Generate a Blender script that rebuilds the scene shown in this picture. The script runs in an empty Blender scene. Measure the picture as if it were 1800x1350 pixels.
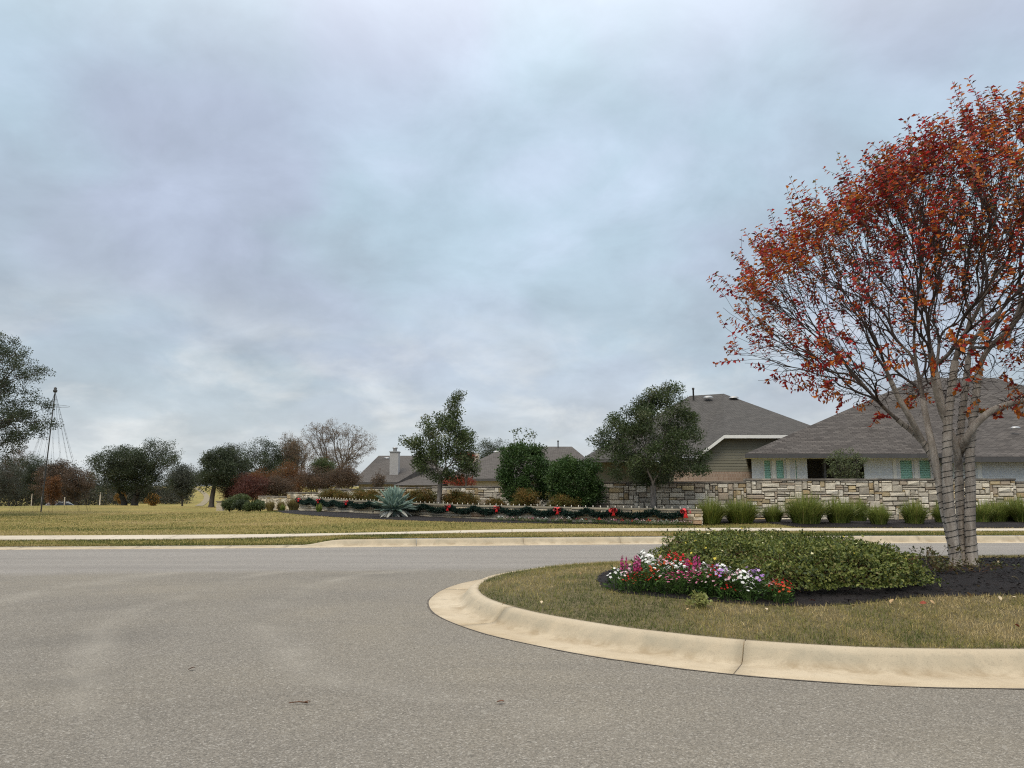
import bpy, math, random
import numpy as np
from mathutils import Vector, Matrix
from mathutils.bvhtree import BVHTree

R = math.radians
rng = np.random.default_rng(7)
random.seed(7)
scene = bpy.context.scene
COL = scene.collection

# ------------------------------------------------------------------ camera
CAM_H, FPX, PITCH = 1.4, 1352.0, math.atan(187 / 1352.0)
cam = bpy.data.cameras.new('camera')
cam.sensor_fit = 'HORIZONTAL'; cam.sensor_width = 36.0; cam.lens = 36.0 * FPX / 1800.0
cam.clip_start = 0.05; cam.clip_end = 6000
camo = bpy.data.objects.new('camera', cam); COL.objects.link(camo)
camo.location = (0, 0, CAM_H); camo.rotation_euler = (math.pi / 2 + PITCH, 0, 0)
scene.camera = camo

# ------------------------------------------------------------------ sky, sun, exposure
SUN_EL, SUN_AZ = R(52), R(205)          # azimuth clockwise from +Y
world = bpy.data.worlds.new('World'); scene.world = world; world.use_nodes = True
wt = world.node_tree; wt.nodes.clear()
def wn(t, **kw):
    n = wt.nodes.new(t)
    for k, v in kw.items(): setattr(n, k, v)
    return n
def wl(a, b): wt.links.new(a, b)
def wmath(op, a, b=None, clamp=False):
    n = wn('ShaderNodeMath', operation=op, use_clamp=clamp)
    for i, v in enumerate((a, b)):
        if v is None: continue
        if isinstance(v, (int, float)): n.inputs[i].default_value = v
        else: wl(v, n.inputs[i])
    return n.outputs[0]
def wmix(f, a, b):
    n = wn('ShaderNodeMix', data_type='RGBA')
    for i, v in ((0, f), (6, a), (7, b)):
        if isinstance(v, (int, float)): n.inputs[i].default_value = v
        elif isinstance(v, tuple): n.inputs[i].default_value = (*v, 1)
        else: wl(v, n.inputs[i])
    return n.outputs[2]
tc = wn('ShaderNodeTexCoord'); sep = wn('ShaderNodeSeparateXYZ'); wl(tc.outputs['Generated'], sep.inputs[0])
zc = wmath('MAXIMUM', sep.outputs[2], 0.0)
den = wmath('ADD', zc, 0.38)
comb = wn('ShaderNodeCombineXYZ')
wl(wmath('DIVIDE', sep.outputs[0], den), comb.inputs[0]); wl(wmath('DIVIDE', sep.outputs[1], den), comb.inputs[1])
def wnoise(scale, detail, rough, dist, off):
    mp = wn('ShaderNodeMapping'); mp.inputs['Location'].default_value = off
    wl(comb.outputs[0], mp.inputs[0])
    n = wn('ShaderNodeTexNoise'); n.inputs['Scale'].default_value = scale; n.inputs['Detail'].default_value = detail
    n.inputs['Roughness'].default_value = rough; n.inputs['Distortion'].default_value = dist
    wl(mp.outputs[0], n.inputs['Vector']); return n.outputs[0]
def wramp(v, a, b):
    n = wn('ShaderNodeMapRange', interpolation_type='SMOOTHSTEP'); wl(v, n.inputs[0])
    n.inputs[1].default_value = a; n.inputs[2].default_value = b
    return n.outputs[0]
big = wnoise(1.15, 3, 0.5, 0.3, (3.1, 1.7, 0))
mid = wnoise(3.0, 6, 0.58, 0.3, (7.3, -2.2, 0))
hue = wnoise(1.7, 3, 0.5, 0.2, (-4.0, 9.0, 0))
fine = wnoise(4.2, 6, 0.57, 0.25, (1.0, 5.0, 2.0))
nish = wn('ShaderNodeTexSky', sky_type='NISHITA'); nish.sun_disc = False
nish.sun_elevation = SUN_EL; nish.sun_rotation = SUN_AZ
nscale = wn('ShaderNodeVectorMath', operation='SCALE'); wl(nish.outputs[0], nscale.inputs[0]); nscale.inputs['Scale'].default_value = 0.10
lav, blu = (0.458, 0.522, 0.655), (0.462, 0.590, 0.692)
grey = wmix(wramp(hue, 0.36, 0.58), lav, blu)                    # base of the cloud deck, lavender to steel blue
dens = wmath('ADD', wmath('MULTIPLY', big, 0.62), wmath('MULTIPLY', mid, 0.38))
c1 = wmix(wramp(dens, 0.47, 0.66), grey, (0.565, 0.665, 0.81))    # thin places let more light through
c2 = wmix(wmath('MULTIPLY', wramp(dens, 0.49, 0.36), 0.5), c1, (0.355, 0.415, 0.485))
low = wramp(zc, 0.36, 0.05)                                       # greyer, then paler towards the horizon
c3 = wmix(wmath('MULTIPLY', low, 0.62), c2, (0.415, 0.465, 0.505))
c3 = wmix(wmath('MULTIPLY', wramp(zc, 0.17, 0.0), 0.70), c3, (0.60, 0.63, 0.635))
gaps = wmath('MULTIPLY', wmath('MULTIPLY', wramp(fine, 0.44, 0.76), wramp(zc, 0.28, 0.08)), 0.72)
c4 = wmix(gaps, c3, (0.74, 0.76, 0.76))
mot = wnoise(4.6, 6, 0.58, 0.3, (2.0, -7.0, 4.0))                    # soft mottling of the deck
mv = wn('ShaderNodeVectorMath', operation='SCALE'); wl(c4, mv.inputs[0]); wl(wmath('ADD', wmath('MULTIPLY', mot, 0.62), 0.72), mv.inputs['Scale']); c4 = mv.outputs[0]
lift = wramp(zc, 0.42, 1.0)                                       # overcast sky: whiter and brighter overhead
lv_ = wn('ShaderNodeVectorMath', operation='SCALE'); lv_.inputs[0].default_value = (1.62, 1.55, 1.45); wl(lift, lv_.inputs['Scale'])
sc4 = wn('ShaderNodeVectorMath', operation='ADD'); wl(c4, sc4.inputs[0]); wl(lv_.outputs[0], sc4.inputs[1])
skyc = wmix(0.94, nscale.outputs[0], sc4.outputs[0])
bg = wn('ShaderNodeBackground'); bg.inputs[1].default_value = 1.0; wl(skyc, bg.inputs[0])
wo = wn('ShaderNodeOutputWorld'); wl(bg.outputs[0], wo.inputs[0])
world.cycles.sampling_method = 'MANUAL'; world.cycles.sample_map_resolution = 512

sun = bpy.data.lights.new('sun', 'SUN'); sun.energy = 1.5; sun.angle = R(22); sun.color = (1.0, 0.88, 0.70)
suno = bpy.data.objects.new('sun', sun); COL.objects.link(suno)
sd = Vector((math.sin(SUN_AZ) * math.cos(SUN_EL), math.cos(SUN_AZ) * math.cos(SUN_EL), math.sin(SUN_EL)))
suno.rotation_euler = sd.to_track_quat('Z', 'Y').to_euler(); suno.location = sd * 50
vs = scene.view_settings
vs.view_transform = 'Standard'; vs.look = 'None'; vs.gamma = 1.0; vs.use_curve_mapping = False; vs.exposure = 0.12
scene.cycles.use_denoising = False; scene.cycles.filter_width = 1.15
scene.cycles.max_bounces = 6; scene.cycles.diffuse_bounces = 3; scene.cycles.transmission_bounces = 3; scene.cycles.transparent_max_bounces = 4

# ------------------------------------------------------------------ layout helpers
CP, SP = math.cos(PITCH), math.sin(PITCH)
def P(px, py, D):
    """the place on the survey line at sheet position px, py that stands D metres out"""
    u, v = (px - 900) / FPX, (675 - py) / FPX
    t = D / (CP - v * SP)
    return Vector((u * t, D, CAM_H + t * (SP + v * CP)))
def G(px, py, z=0.0):
    u, v = (px - 900) / FPX, (675 - py) / FPX
    t = (z - CAM_H) / (SP + v * CP)
    return Vector((u * t, t * (CP - v * SP), z))
def XA(px, D): return P(px, 862, D).x
def sm(a, b, x):
    t = np.clip((np.asarray(x, float) - a) / (b - a), 0, 1); return t * t * (3 - 2 * t)
ORD = ['first', 'second', 'third', 'fourth', 'fifth', 'sixth', 'seventh', 'eighth', 'ninth', 'tenth', 'eleventh', 'twelfth',
       'thirteenth', 'fourteenth', 'fifteenth', 'sixteenth', 'seventeenth', 'eighteenth', 'nineteenth', 'twentieth'] + \
      ['twenty-' + s for s in ('first', 'second', 'third', 'fourth', 'fifth', 'sixth', 'seventh', 'eighth', 'ninth')] + ['thirtieth'] + \
      ['thirty-' + s for s in ('first', 'second', 'third', 'fourth', 'fifth', 'sixth', 'seventh', 'eighth', 'ninth')] + ['fortieth']

# ------------------------------------------------------------------ object helpers
def tag(o, label=None, cat=None, group=None, kind=None):
    if label: o['label'] = label
    if cat: o['category'] = cat
    if group: o['group'] = group
    if kind: o['kind'] = kind
    return o
def link(name, me, parent=None, mat=None):
    o = bpy.data.objects.new(name, me)
    if mat is not None and me is not None and not me.materials: me.materials.append(mat)
    COL.objects.link(o)
    if parent is not None: o.parent = parent
    return o
def empty(name, loc=(0, 0, 0), rz=0.0, label=None, cat=None, group=None, kind=None):
    o = bpy.data.objects.new(name, None); COL.objects.link(o); o.empty_display_size = 0.2
    o.location = loc; o.rotation_euler = (0, 0, rz)
    return tag(o, label, cat, group, kind)
def copy_tree(o, parent=None):
    c = o.copy(); COL.objects.link(c); c.parent = parent
    for ch in list(o.children): copy_tree(ch, c)
    return c
def np_mesh(name, V, F, col=None, smooth=False):
    """uniform polygon mesh straight from arrays"""
    V = np.ascontiguousarray(V, np.float32); F = np.ascontiguousarray(F, np.int32)
    me = bpy.data.meshes.new(name); k = F.shape[1]
    me.vertices.add(len(V)); me.vertices.foreach_set('co', V.ravel())
    me.loops.add(F.size); me.loops.foreach_set('vertex_index', F.ravel())
    me.polygons.add(len(F)); me.polygons.foreach_set('loop_start', np.arange(0, F.size, k, dtype=np.int32))
    me.polygons.foreach_set('loop_total', np.full(len(F), k, np.int32))
    if smooth: me.polygons.foreach_set('use_smooth', np.ones(len(F), bool))
    me.update(calc_edges=True)
    if col is not None:
        a = me.color_attributes.new('Col', 'FLOAT_COLOR', 'POINT')
        c4 = np.ones((len(V), 4), np.float32); c4[:, :3] = col; a.data.foreach_set('color', c4.ravel())
    return me
def pd(name, V, F, smooth=False):
    me = bpy.data.meshes.new(name); me.from_pydata([tuple(v) for v in V], [], F); me.update()
    if smooth:
        for p in me.polygons: p.use_smooth = True
    return me
BOXF = [(0, 3, 2, 1), (4, 5, 6, 7), (0, 1, 5, 4), (1, 2, 6, 5), (2, 3, 7, 6), (3, 0, 4, 7)]
def box_vf(x0, x1, y0, y1, z0, z1):
    return [(x0, y0, z0), (x1, y0, z0), (x1, y1, z0), (x0, y1, z0), (x0, y0, z1), (x1, y0, z1), (x1, y1, z1), (x0, y1, z1)], BOXF
class MB:
    def __init__(s): s.V = []; s.F = []
    def add(s, V, F):
        n = len(s.V); s.V += [tuple(v) for v in V]; s.F += [tuple(i + n for i in f) for f in F]; return s
    def box(s, *a): return s.add(*box_vf(*a))
    def mesh(s, name, smooth=False): return pd(name, s.V, s.F, smooth)
    def build(s, name, mat, parent=None, smooth=False): return link(name, s.mesh(name, smooth), parent, mat)
def tube_vf(pts, rad, n=6, cap=True):
    pts = np.asarray(pts, float); k = len(pts)
    rad = np.full(k, rad) if np.isscalar(rad) else np.asarray(rad, float)
    T = np.gradient(pts, axis=0); T /= np.linalg.norm(T, axis=1)[:, None] + 1e-9
    ref = np.array([0.0, 0, 1]) if abs(T[0, 2]) < 0.9 else np.array([1.0, 0, 0])
    U = np.cross(T, ref); U /= np.linalg.norm(U, axis=1)[:, None] + 1e-9
    for i in range(1, k):
        if np.dot(U[i], U[i - 1]) < 0: U[i] = -U[i]
    W = np.cross(T, U)
    a = np.arange(n) * 2 * math.pi / n
    V = pts[:, None, :] + rad[:, None, None] * (np.cos(a)[None, :, None] * U[:, None, :] + np.sin(a)[None, :, None] * W[:, None, :])
    i, j = np.meshgrid(np.arange(k - 1), np.arange(n), indexing='ij'); j2 = (j + 1) % n
    F = np.stack([i * n + j, i * n + j2, (i + 1) * n + j2, (i + 1) * n + j], -1).reshape(-1, 4)
    return V.reshape(-1, 3), F
def tubes_mesh(name, lst, smooth=True):
    Vs, Fs, n0 = [], [], 0
    for pts, rad, n in lst:
        V, F = tube_vf(pts, rad, n); Vs.append(V); Fs.append(F + n0); n0 += len(V)
    return np_mesh(name, np.concatenate(Vs), np.concatenate(Fs), smooth=smooth)
def lathe_vf(prof, n=10):
    V, F = [], []
    for r, z in prof:
        for i in range(n):
            a = 2 * math.pi * i / n; V.append((r * math.cos(a), r * math.sin(a), z))
    for k in range(len(prof) - 1):
        for i in range(n):
            j = (i + 1) % n; F.append((k * n + i, k * n + j, (k + 1) * n + j, (k + 1) * n + i))
    return V, F

# ------------------------------------------------------------------ materials
MATS = {}
class NT:
    def __init__(s, name):
        s.m = bpy.data.materials.new(name); s.m.use_nodes = True; s.t = s.m.node_tree
        s.b = s.t.nodes['Principled BSDF']; s.out = s.t.nodes['Material Output']; MATS[name] = s.m
        s.b.inputs['Specular IOR Level'].default_value = 0.3
    def n(s, ty, **kw):
        x = s.t.nodes.new(ty)
        for k, v in kw.items(): setattr(x, k, v)
        return x
    def l(s, a, b): s.t.links.new(a, b)
    def put(s, sock, v):
        if isinstance(v, (int, float)): sock.default_value = v
        elif isinstance(v, tuple): sock.default_value = (*v, 1) if len(v) == 3 and sock.type == 'RGBA' else v
        else: s.l(v, sock)
    def coord(s, kind='Object', scale=None):
        c = s.n('ShaderNodeTexCoord').outputs[kind]
        if scale is not None:
            mp = s.n('ShaderNodeMapping'); mp.inputs['Scale'].default_value = scale; s.l(c, mp.inputs[0]); c = mp.outputs[0]
        return c
    def world(s, scale=None):
        c = s.n('ShaderNodeNewGeometry').outputs['Position']
        if scale is not None:
            mp = s.n('ShaderNodeMapping'); mp.inputs['Scale'].default_value = scale; s.l(c, mp.inputs[0]); c = mp.outputs[0]
        return c
    def noise(s, vec, scale, detail=4, rough=0.55, dist=0.0, out=0):
        x = s.n('ShaderNodeTexNoise'); s.l(vec, x.inputs['Vector'])
        x.inputs['Scale'].default_value = scale; x.inputs['Detail'].default_value = detail
        x.inputs['Roughness'].default_value = rough; x.inputs['Distortion'].default_value = dist
        return x.outputs[out]
    def voro(s, vec, scale, feature='F1', out=0):
        x = s.n('ShaderNodeTexVoronoi', feature=feature); s.l(vec, x.inputs['Vector']); x.inputs['Scale'].default_value = scale
        return x.outputs[out]
    def rng(s, v, a, b, lo=0.0, hi=1.0):
        x = s.n('ShaderNodeMapRange'); s.put(x.inputs[0], v); x.inputs[1].default_value = a; x.inputs[2].default_value = b
        x.inputs[3].default_value = lo; x.inputs[4].default_value = hi; return x.outputs[0]
    def mix(s, f, a, b, blend='MIX'):
        x = s.n('ShaderNodeMix', data_type='RGBA', blend_type=blend)
        s.put(x.inputs[0], f); s.put(x.inputs[6], a); s.put(x.inputs[7], b); return x.outputs[2]
    def math(s, op, a, b=0.0):
        x = s.n('ShaderNodeMath', operation=op); s.put(x.inputs[0], a); s.put(x.inputs[1], b); return x.outputs[0]
    def ramp(s, v, stops, interp='LINEAR'):
        x = s.n('ShaderNodeValToRGB'); s.put(x.inputs[0], v); e = x.color_ramp; e.interpolation = interp
        while len(e.elements) < len(stops): e.elements.new(0.5)
        for el, (p, c) in zip(e.elements, stops): el.position = p; el.color = (*c, 1)
        return x.outputs[0]
    def bump(s, h, strength=0.3, dist=0.01):
        x = s.n('ShaderNodeBump'); x.inputs['Strength'].default_value = strength; x.inputs['Distance'].default_value = dist
        s.l(h, x.inputs['Height']); s.l(x.outputs[0], s.b.inputs['Normal'])
    def fin(s, col, rough=0.8):
        s.put(s.b.inputs['Base Color'], col); s.put(s.b.inputs['Roughness'], rough); return s.m
def plain(name, col, rough=0.7, metal=0.0, var=0.12, scale=6.0, bump=0.0):
    m = NT(name); c = m.coord()
    f = m.noise(c, scale, 5, 0.6)
    dark = tuple(v * (1 - var) for v in col); light = tuple(min(1, v * (1 + var)) for v in col)
    m.b.inputs['Metallic'].default_value = metal
    if bump: m.bump(m.noise(c, scale * 6, 4), bump, 0.01)
    return m.fin(m.mix(m.rng(f, 0.3, 0.7), dark, light), rough)
def leafmat(name, transl=0.3, rough=0.55, spec=0.25):
    m = NT(name); a = m.n('ShaderNodeAttribute'); a.attribute_name = 'Col'
    m.fin(a.outputs['Color'], rough); m.b.inputs['Specular IOR Level'].default_value = spec
    t = m.n('ShaderNodeBsdfTranslucent'); m.l(a.outputs['Color'], t.inputs[0])
    x = m.n('ShaderNodeMixShader'); x.inputs[0].default_value = transl
    m.l(m.b.outputs[0], x.inputs[1]); m.l(t.outputs[0], x.inputs[2]); m.l(x.outputs[0], m.out.inputs[0]); return m.m

# asphalt: old chip seal with exposed aggregate; the cross street beyond is a smoother, greyer paving
m = NT('asphalt'); w = m.world()
sx_ = m.n('ShaderNodeSeparateXYZ'); m.l(w, sx_.inputs[0]); wx, wy = sx_.outputs[0], sx_.outputs[1]
big = m.noise(w, 0.22, 4, 0.55, 0.4); patch = m.noise(w, 0.9, 4, 0.6, 0.2); grain = m.noise(w, 55, 3, 0.75)
vcol = m.voro(w, 125, out=1); vd = m.voro(w, 125); vs2 = m.voro(w, 48, out=1)
sepc = m.n('ShaderNodeSeparateColor'); m.l(vcol, sepc.inputs[0]); sep2 = m.n('ShaderNodeSeparateColor'); m.l(vs2, sep2.inputs[0])
agg = m.ramp(sepc.outputs[0], [(0.0, (0.065, 0.057, 0.046)), (0.25, (0.155, 0.131, 0.106)), (0.7, (0.235, 0.207, 0.168)), (0.9, (0.32, 0.285, 0.24)), (1.0, (0.56, 0.52, 0.46))])
base = m.mix(m.rng(big, 0.38, 0.62), (0.198, 0.178, 0.148), (0.268, 0.232, 0.172))
base = m.mix(m.rng(patch, 0.3, 0.72, 0, 0.45), base, (0.215, 0.197, 0.168))
base = m.mix(m.rng(m.noise(m.world((0.35, 0.8, 1)), 0.5, 5, 0.65, 1.0), 0.50, 0.66, 0, 0.6), base, (0.145, 0.131, 0.110))
colr = m.mix(0.50, base, agg)
colr = m.mix(m.rng(grain, 0.36, 0.50, 0.48, 0.0), colr, (0.050, 0.046, 0.040))
colr = m.mix(m.rng(sep2.outputs[0], 0.975, 0.98, 0, 0.30), colr, (0.42, 0.39, 0.34))
ang = m.noise(m.world((0.5, 0.5, 1)), 0.9, 4, 0.65, 0.5)
dxc = m.math('SUBTRACT', wx, 3.2); dyc = m.math('SUBTRACT', wy, 10.4); rad_ = m.math('SQRT', m.math('ADD', m.math('MULTIPLY', dxc, dxc), m.math('MULTIPLY', dyc, dyc)))
rad_ = m.math('ADD', rad_, m.math('MULTIPLY', m.noise(w, 0.35, 2, 0.5), 1.4))
for r0, wd_ in ((6.9, 0.30), (8.55, 0.26), (10.4, 0.5), (13.2, 0.45)):                 # tyre polish where cars turn round the island
    band = m.rng(m.math('ABSOLUTE', m.math('SUBTRACT', rad_, r0)), 0.0, wd_, 1.0, 0.0)
    colr = m.mix(m.math('MULTIPLY', band, m.rng(ang, 0.42, 0.66, 0.0, 0.42)), colr, (0.36, 0.325, 0.27))
colr = m.mix(m.rng(m.noise(m.world((0.16, 0.4, 1)), 1.3, 5, 0.65, 0.8), 0.56, 0.72, 0, 0.38), colr, (0.115, 0.104, 0.088))
lim = m.math('ADD', m.math('MULTIPLY', wx, 0.085), 14.0); lim = m.math('ADD', lim, m.math('MULTIPLY', m.math('SUBTRACT', ang, 0.5), 1.3))
cross = m.rng(m.math('SUBTRACT', wy, lim), -0.25, 0.45)
streak = m.noise(m.world((0.05, 1.1, 1)), 1.5, 4, 0.6, 0.2)
greyp = m.mix(m.rng(streak, 0.35, 0.65), (0.225, 0.208, 0.192), (0.300, 0.278, 0.255)); greyp = m.mix(0.35, greyp, agg)
colr = m.mix(m.math('MULTIPLY', cross, 0.85), colr, greyp)
colr = m.mix(m.rng(m.noise(m.world((0.2, 2.0, 1)), 1.1, 5, 0.7, 0.6), 0.66, 0.74, 0, 0.35), colr, (0.10, 0.092, 0.08))
m.bump(m.math('ADD', m.math('MULTIPLY', vd, 1.2), grain), 0.55, 0.012)
m.fin(colr, 0.85)

# concrete of kerbs and footpath
def concrete(name, a, b, stain):
    m = NT(name); w = m.world()
    n1 = m.noise(w, 0.8, 5, 0.6); n2 = m.noise(w, 6, 5, 0.65); n3 = m.noise(w, 90, 3, 0.6)
    c = m.mix(m.rng(n1, 0.3, 0.7), a, b); c = m.mix(m.rng(n2, 0.52, 0.75, 0, 0.45), c, stain)
    c = m.mix(m.rng(n3, 0.25, 0.42, 0.28, 0), c, (0.16, 0.13, 0.10))
    sp = m.noise(m.world((3, 3, 3)), 1.7, 3, 0.7); c = m.mix(m.rng(sp, 0.66, 0.76, 0, 0.4), c, (0.2, 0.15, 0.10))
    m.bump(n3, 0.18, 0.004); return m.fin(c, 0.85)
m = NT('kerb_concrete'); w = m.world(); at_ = m.n('ShaderNodeAttribute'); at_.attribute_name = 'Col'; sg = m.n('ShaderNodeSeparateColor'); m.l(at_.outputs['Color'], sg.inputs[0])
n1 = m.noise(w, 0.7, 5, 0.6, 0.4); n2 = m.noise(w, 3.2, 6, 0.68, 0.5); n3 = m.noise(w, 95, 3, 0.65); n4 = m.noise(w, 14, 5, 0.7)
c = m.mix(m.rng(n1, 0.32, 0.68), (0.425, 0.340, 0.228), (0.515, 0.430, 0.310))
c = m.mix(m.math('MULTIPLY', sg.outputs[0], m.rng(n2, 0.32, 0.66, 0.2, 0.8)), c, (0.275, 0.245, 0.180))          # tyre scuff and algae on the face
c = m.mix(m.math('MULTIPLY', sg.outputs[1], m.rng(n2, 0.42, 0.62, 0.0, 0.8)), c, (0.255, 0.185, 0.105))            # silt line in the gutter
c = m.mix(m.rng(n4, 0.55, 0.74, 0, 0.45), c, (0.27, 0.225, 0.16)); c = m.mix(m.rng(n3, 0.28, 0.44, 0.42, 0), c, (0.15, 0.12, 0.085))
c = m.mix(m.rng(m.voro(w, 9.0), 0.0, 0.055, 0.75, 0), c, (0.10, 0.08, 0.06)); c = m.mix(m.rng(m.noise(m.world((1.3, 1.3, 9)), 2.3, 4, 0.7, 1.0), 0.64, 0.72, 0, 0.45), c, (0.20, 0.175, 0.135))
m.bump(m.math('ADD', n3, m.math('MULTIPLY', n4, 0.6)), 0.35, 0.006); m.fin(c, 0.88)
concrete('path_concrete', (0.43, 0.37, 0.285), (0.52, 0.455, 0.355), (0.36, 0.31, 0.24))
plain('joint_dark', (0.10, 0.085, 0.07), 0.95)

# dormant lawn
m = NT('lawn_grass'); w = m.world()
n1 = m.noise(w, 0.16, 5, 0.6, 0.6); n2 = m.noise(w, 0.75, 5, 0.6, 0.3); n3 = m.noise(w, 7, 4, 0.65); n4 = m.noise(w, 60, 3, 0.7)
c = m.mix(m.rng(n1, 0.38, 0.62), (0.345, 0.258, 0.090), (0.225, 0.195, 0.062))
c = m.mix(m.rng(n2, 0.50, 0.72, 0, 0.65), c, (0.150, 0.150, 0.042))
c = m.mix(m.rng(n2, 0.28, 0.45, 0.45, 0), c, (0.41, 0.32, 0.14))
c = m.mix(m.rng(n3, 0.40, 0.62, 0.28, 0), c, (0.13, 0.115, 0.034))
c = m.mix(m.rng(n4, 0.35, 0.55, 0.35, 0), c, (0.09, 0.085, 0.03))
m.bump(m.math('ADD', n4, m.math('MULTIPLY', n3, 1.5)), 0.8, 0.05); m.fin(c, 0.95); m.b.inputs['Specular IOR Level'].default_value = 0.1
leafmat('blade', 0.25, 0.7, 0.12)
plain('shaded_thatch', (0.105, 0.085, 0.040), 0.95, var=0.35, scale=14, bump=0.4)  # brown under-layer of the turf, darkened to paint in shade between the blades

plain('dirt', (0.22, 0.18, 0.11), 0.95, var=0.2, scale=0.8)
# mulch
m = NT('mulch'); w = m.world()
n1 = m.noise(w, 2.0, 4, 0.6); n2 = m.voro(m.world((1, 1.6, 1)), 38); n3 = m.noise(w, 70, 4, 0.7)
c = m.mix(m.rng(n1, 0.3, 0.7), (0.016, 0.013, 0.013), (0.034, 0.028, 0.027)); c = m.mix(m.rng(n3, 0.55, 0.75, 0, 0.6), c, (0.075, 0.06, 0.052))
m.bump(m.math('ADD', n2, n3), 1.0, 0.04); m.fin(c, 0.95)

# bark, leaves
def bark(name, a, b, sc=1.0):
    m = NT(name); c = m.coord('Object', (4 * sc, 4 * sc, 0.9 * sc)); n1 = m.noise(c, 3, 5, 0.6, 0.6); n2 = m.noise(m.coord(), 30, 4, 0.65)
    k = m.mix(m.rng(n1, 0.36, 0.64), a, b); k = m.mix(m.rng(n2, 0.3, 0.5, 0.35, 0), k, tuple(v * 0.45 for v in a))
    m.bump(m.math('ADD', n1, m.math('MULTIPLY', n2, 0.5)), 0.5, 0.02); return m.fin(k, 0.85)
bark('crape_bark', (0.235, 0.200, 0.168), (0.425, 0.378, 0.328), 1.2)
bark('crape_limb', (0.105, 0.083, 0.068), (0.215, 0.180, 0.150), 1.2)
bark('crape_twig', (0.036, 0.026, 0.022), (0.075, 0.055, 0.045))
bark('oak_bark', (0.050, 0.042, 0.035), (0.10, 0.088, 0.075))
bark('young_bark', (0.14, 0.12, 0.105), (0.24, 0.215, 0.19))
bark('bare_bark', (0.10, 0.082, 0.066), (0.17, 0.145, 0.12))
leafmat('leaf', 0.28, 0.5, 0.3); leafmat('autumn_leaf', 0.38, 0.55, 0.25); leafmat('petal', 0.3, 0.6, 0.2); leafmat('grass_leaf', 0.25, 0.5, 0.3)

# stone: each stone carries its own quarry colour (object colour) plus veins and weather stains
def stone(name, stain=0.55):
    m = NT(name); oi = m.n('ShaderNodeObjectInfo'); w = m.world()
    n1 = m.noise(w, 2.2, 5, 0.65, 0.5); n2 = m.noise(w, 11, 5, 0.65); n3 = m.noise(w, 45, 4, 0.65)
    c = m.mix(m.rng(n2, 0.3, 0.7, 0.0, 0.5), oi.outputs['Color'], (0.52, 0.45, 0.34))
    c = m.mix(m.rng(n1, 0.52, 0.72, 0, stain), c, (0.135, 0.125, 0.112)); c = m.mix(m.rng(n3, 0.28, 0.45, 0.4, 0), c, (0.12, 0.105, 0.085))
    m.bump(m.math('ADD', n2, m.math('MULTIPLY', n3, 0.6)), 0.6, 0.03); return m.fin(c, 0.9)
stone('limestone', 0.34); stone('ledge_stone', 0.25)
plain('mortar', (0.085, 0.074, 0.060), 0.95, var=0.3, scale=9, bump=0.3)
m = NT('cap_stone'); w = m.world(); n1 = m.noise(w, 1.4, 5, 0.65, 0.4); n2 = m.noise(w, 22, 4, 0.65)
c = m.mix(m.rng(n1, 0.35, 0.62), (0.30, 0.26, 0.21), (0.085, 0.077, 0.07)); c = m.mix(m.rng(n2, 0.3, 0.5, 0.3, 0), c, (0.06, 0.055, 0.05)); m.bump(n2, 0.5, 0.02); m.fin(c, 0.9)
m = NT('sign_cap'); w = m.world(); n1 = m.noise(w, 1.6, 5, 0.6); n2 = m.noise(w, 20, 4, 0.6)
c = m.mix(m.rng(n1, 0.35, 0.65), (0.36, 0.315, 0.235), (0.21, 0.185, 0.14)); m.bump(n2, 0.4, 0.01); m.fin(c, 0.85)

# houses
def shingles(name, a, b, cc):
    m = NT(name); uv = m.n('ShaderNodeUVMap').outputs[0]
    br = m.n('ShaderNodeTexBrick'); m.l(uv, br.inputs['Vector']); br.inputs['Scale'].default_value = 1.0
    br.inputs['Brick Width'].default_value = 0.31; br.inputs['Row Height'].default_value = 0.145; br.inputs['Mortar Size'].default_value = 0.010
    br.inputs['Color1'].default_value = (*a, 1); br.inputs['Color2'].default_value = (*b, 1); br.inputs['Mortar'].default_value = tuple(v * 0.42 for v in a) + (1,)
    n1 = m.noise(uv, 0.5, 4, 0.6); n2 = m.noise(uv, 30, 3, 0.7)
    c = m.mix(m.rng(n1, 0.35, 0.65, 0, 0.35), br.outputs[0], cc); c = m.mix(m.rng(n2, 0.3, 0.5, 0.35, 0), c, tuple(v * 0.5 for v in a))
    m.bump(m.math('SUBTRACT', n2, m.math('MULTIPLY', br.outputs[1], 1.5)), 0.6, 0.02); m.fin(c, 0.92); m.b.inputs['Specular IOR Level'].default_value = 0.15
shingles('shingle_brown', (0.058, 0.050, 0.045), (0.122, 0.107, 0.096), (0.082, 0.074, 0.069))
shingles('shingle_grey', (0.072, 0.067, 0.062), (0.108, 0.100, 0.092), (0.085, 0.079, 0.075))
shingles('shingle_far', (0.088, 0.078, 0.070), (0.128, 0.115, 0.104), (0.105, 0.095, 0.088))
def brickmat(name, a, b, mort, bw, rh, ms):
    m = NT(name); uv = m.n('ShaderNodeUVMap').outputs[0]
    br = m.n('ShaderNodeTexBrick'); m.l(uv, br.inputs['Vector']); br.inputs['Scale'].default_value = 1.0
    br.inputs['Brick Width'].default_value = bw; br.inputs['Row Height'].default_value = rh; br.inputs['Mortar Size'].default_value = ms
    br.inputs['Color1'].default_value = (*a, 1); br.inputs['Color2'].default_value = (*b, 1); br.inputs['Mortar'].default_value = (*mort, 1)
    n = m.noise(uv, 1.2, 4, 0.6); c = m.mix(m.rng(n, 0.4, 0.7, 0, 0.25), br.outputs[0], mort)
    m.bump(m.math('SUBTRACT', 1.0, br.outputs[1]), 0.4, 0.01); m.fin(c, 0.9)
brickmat('white_brick', (0.57, 0.59, 0.62), (0.63, 0.65, 0.68), (0.52, 0.54, 0.57), 0.20, 0.075, 0.006)
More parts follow.
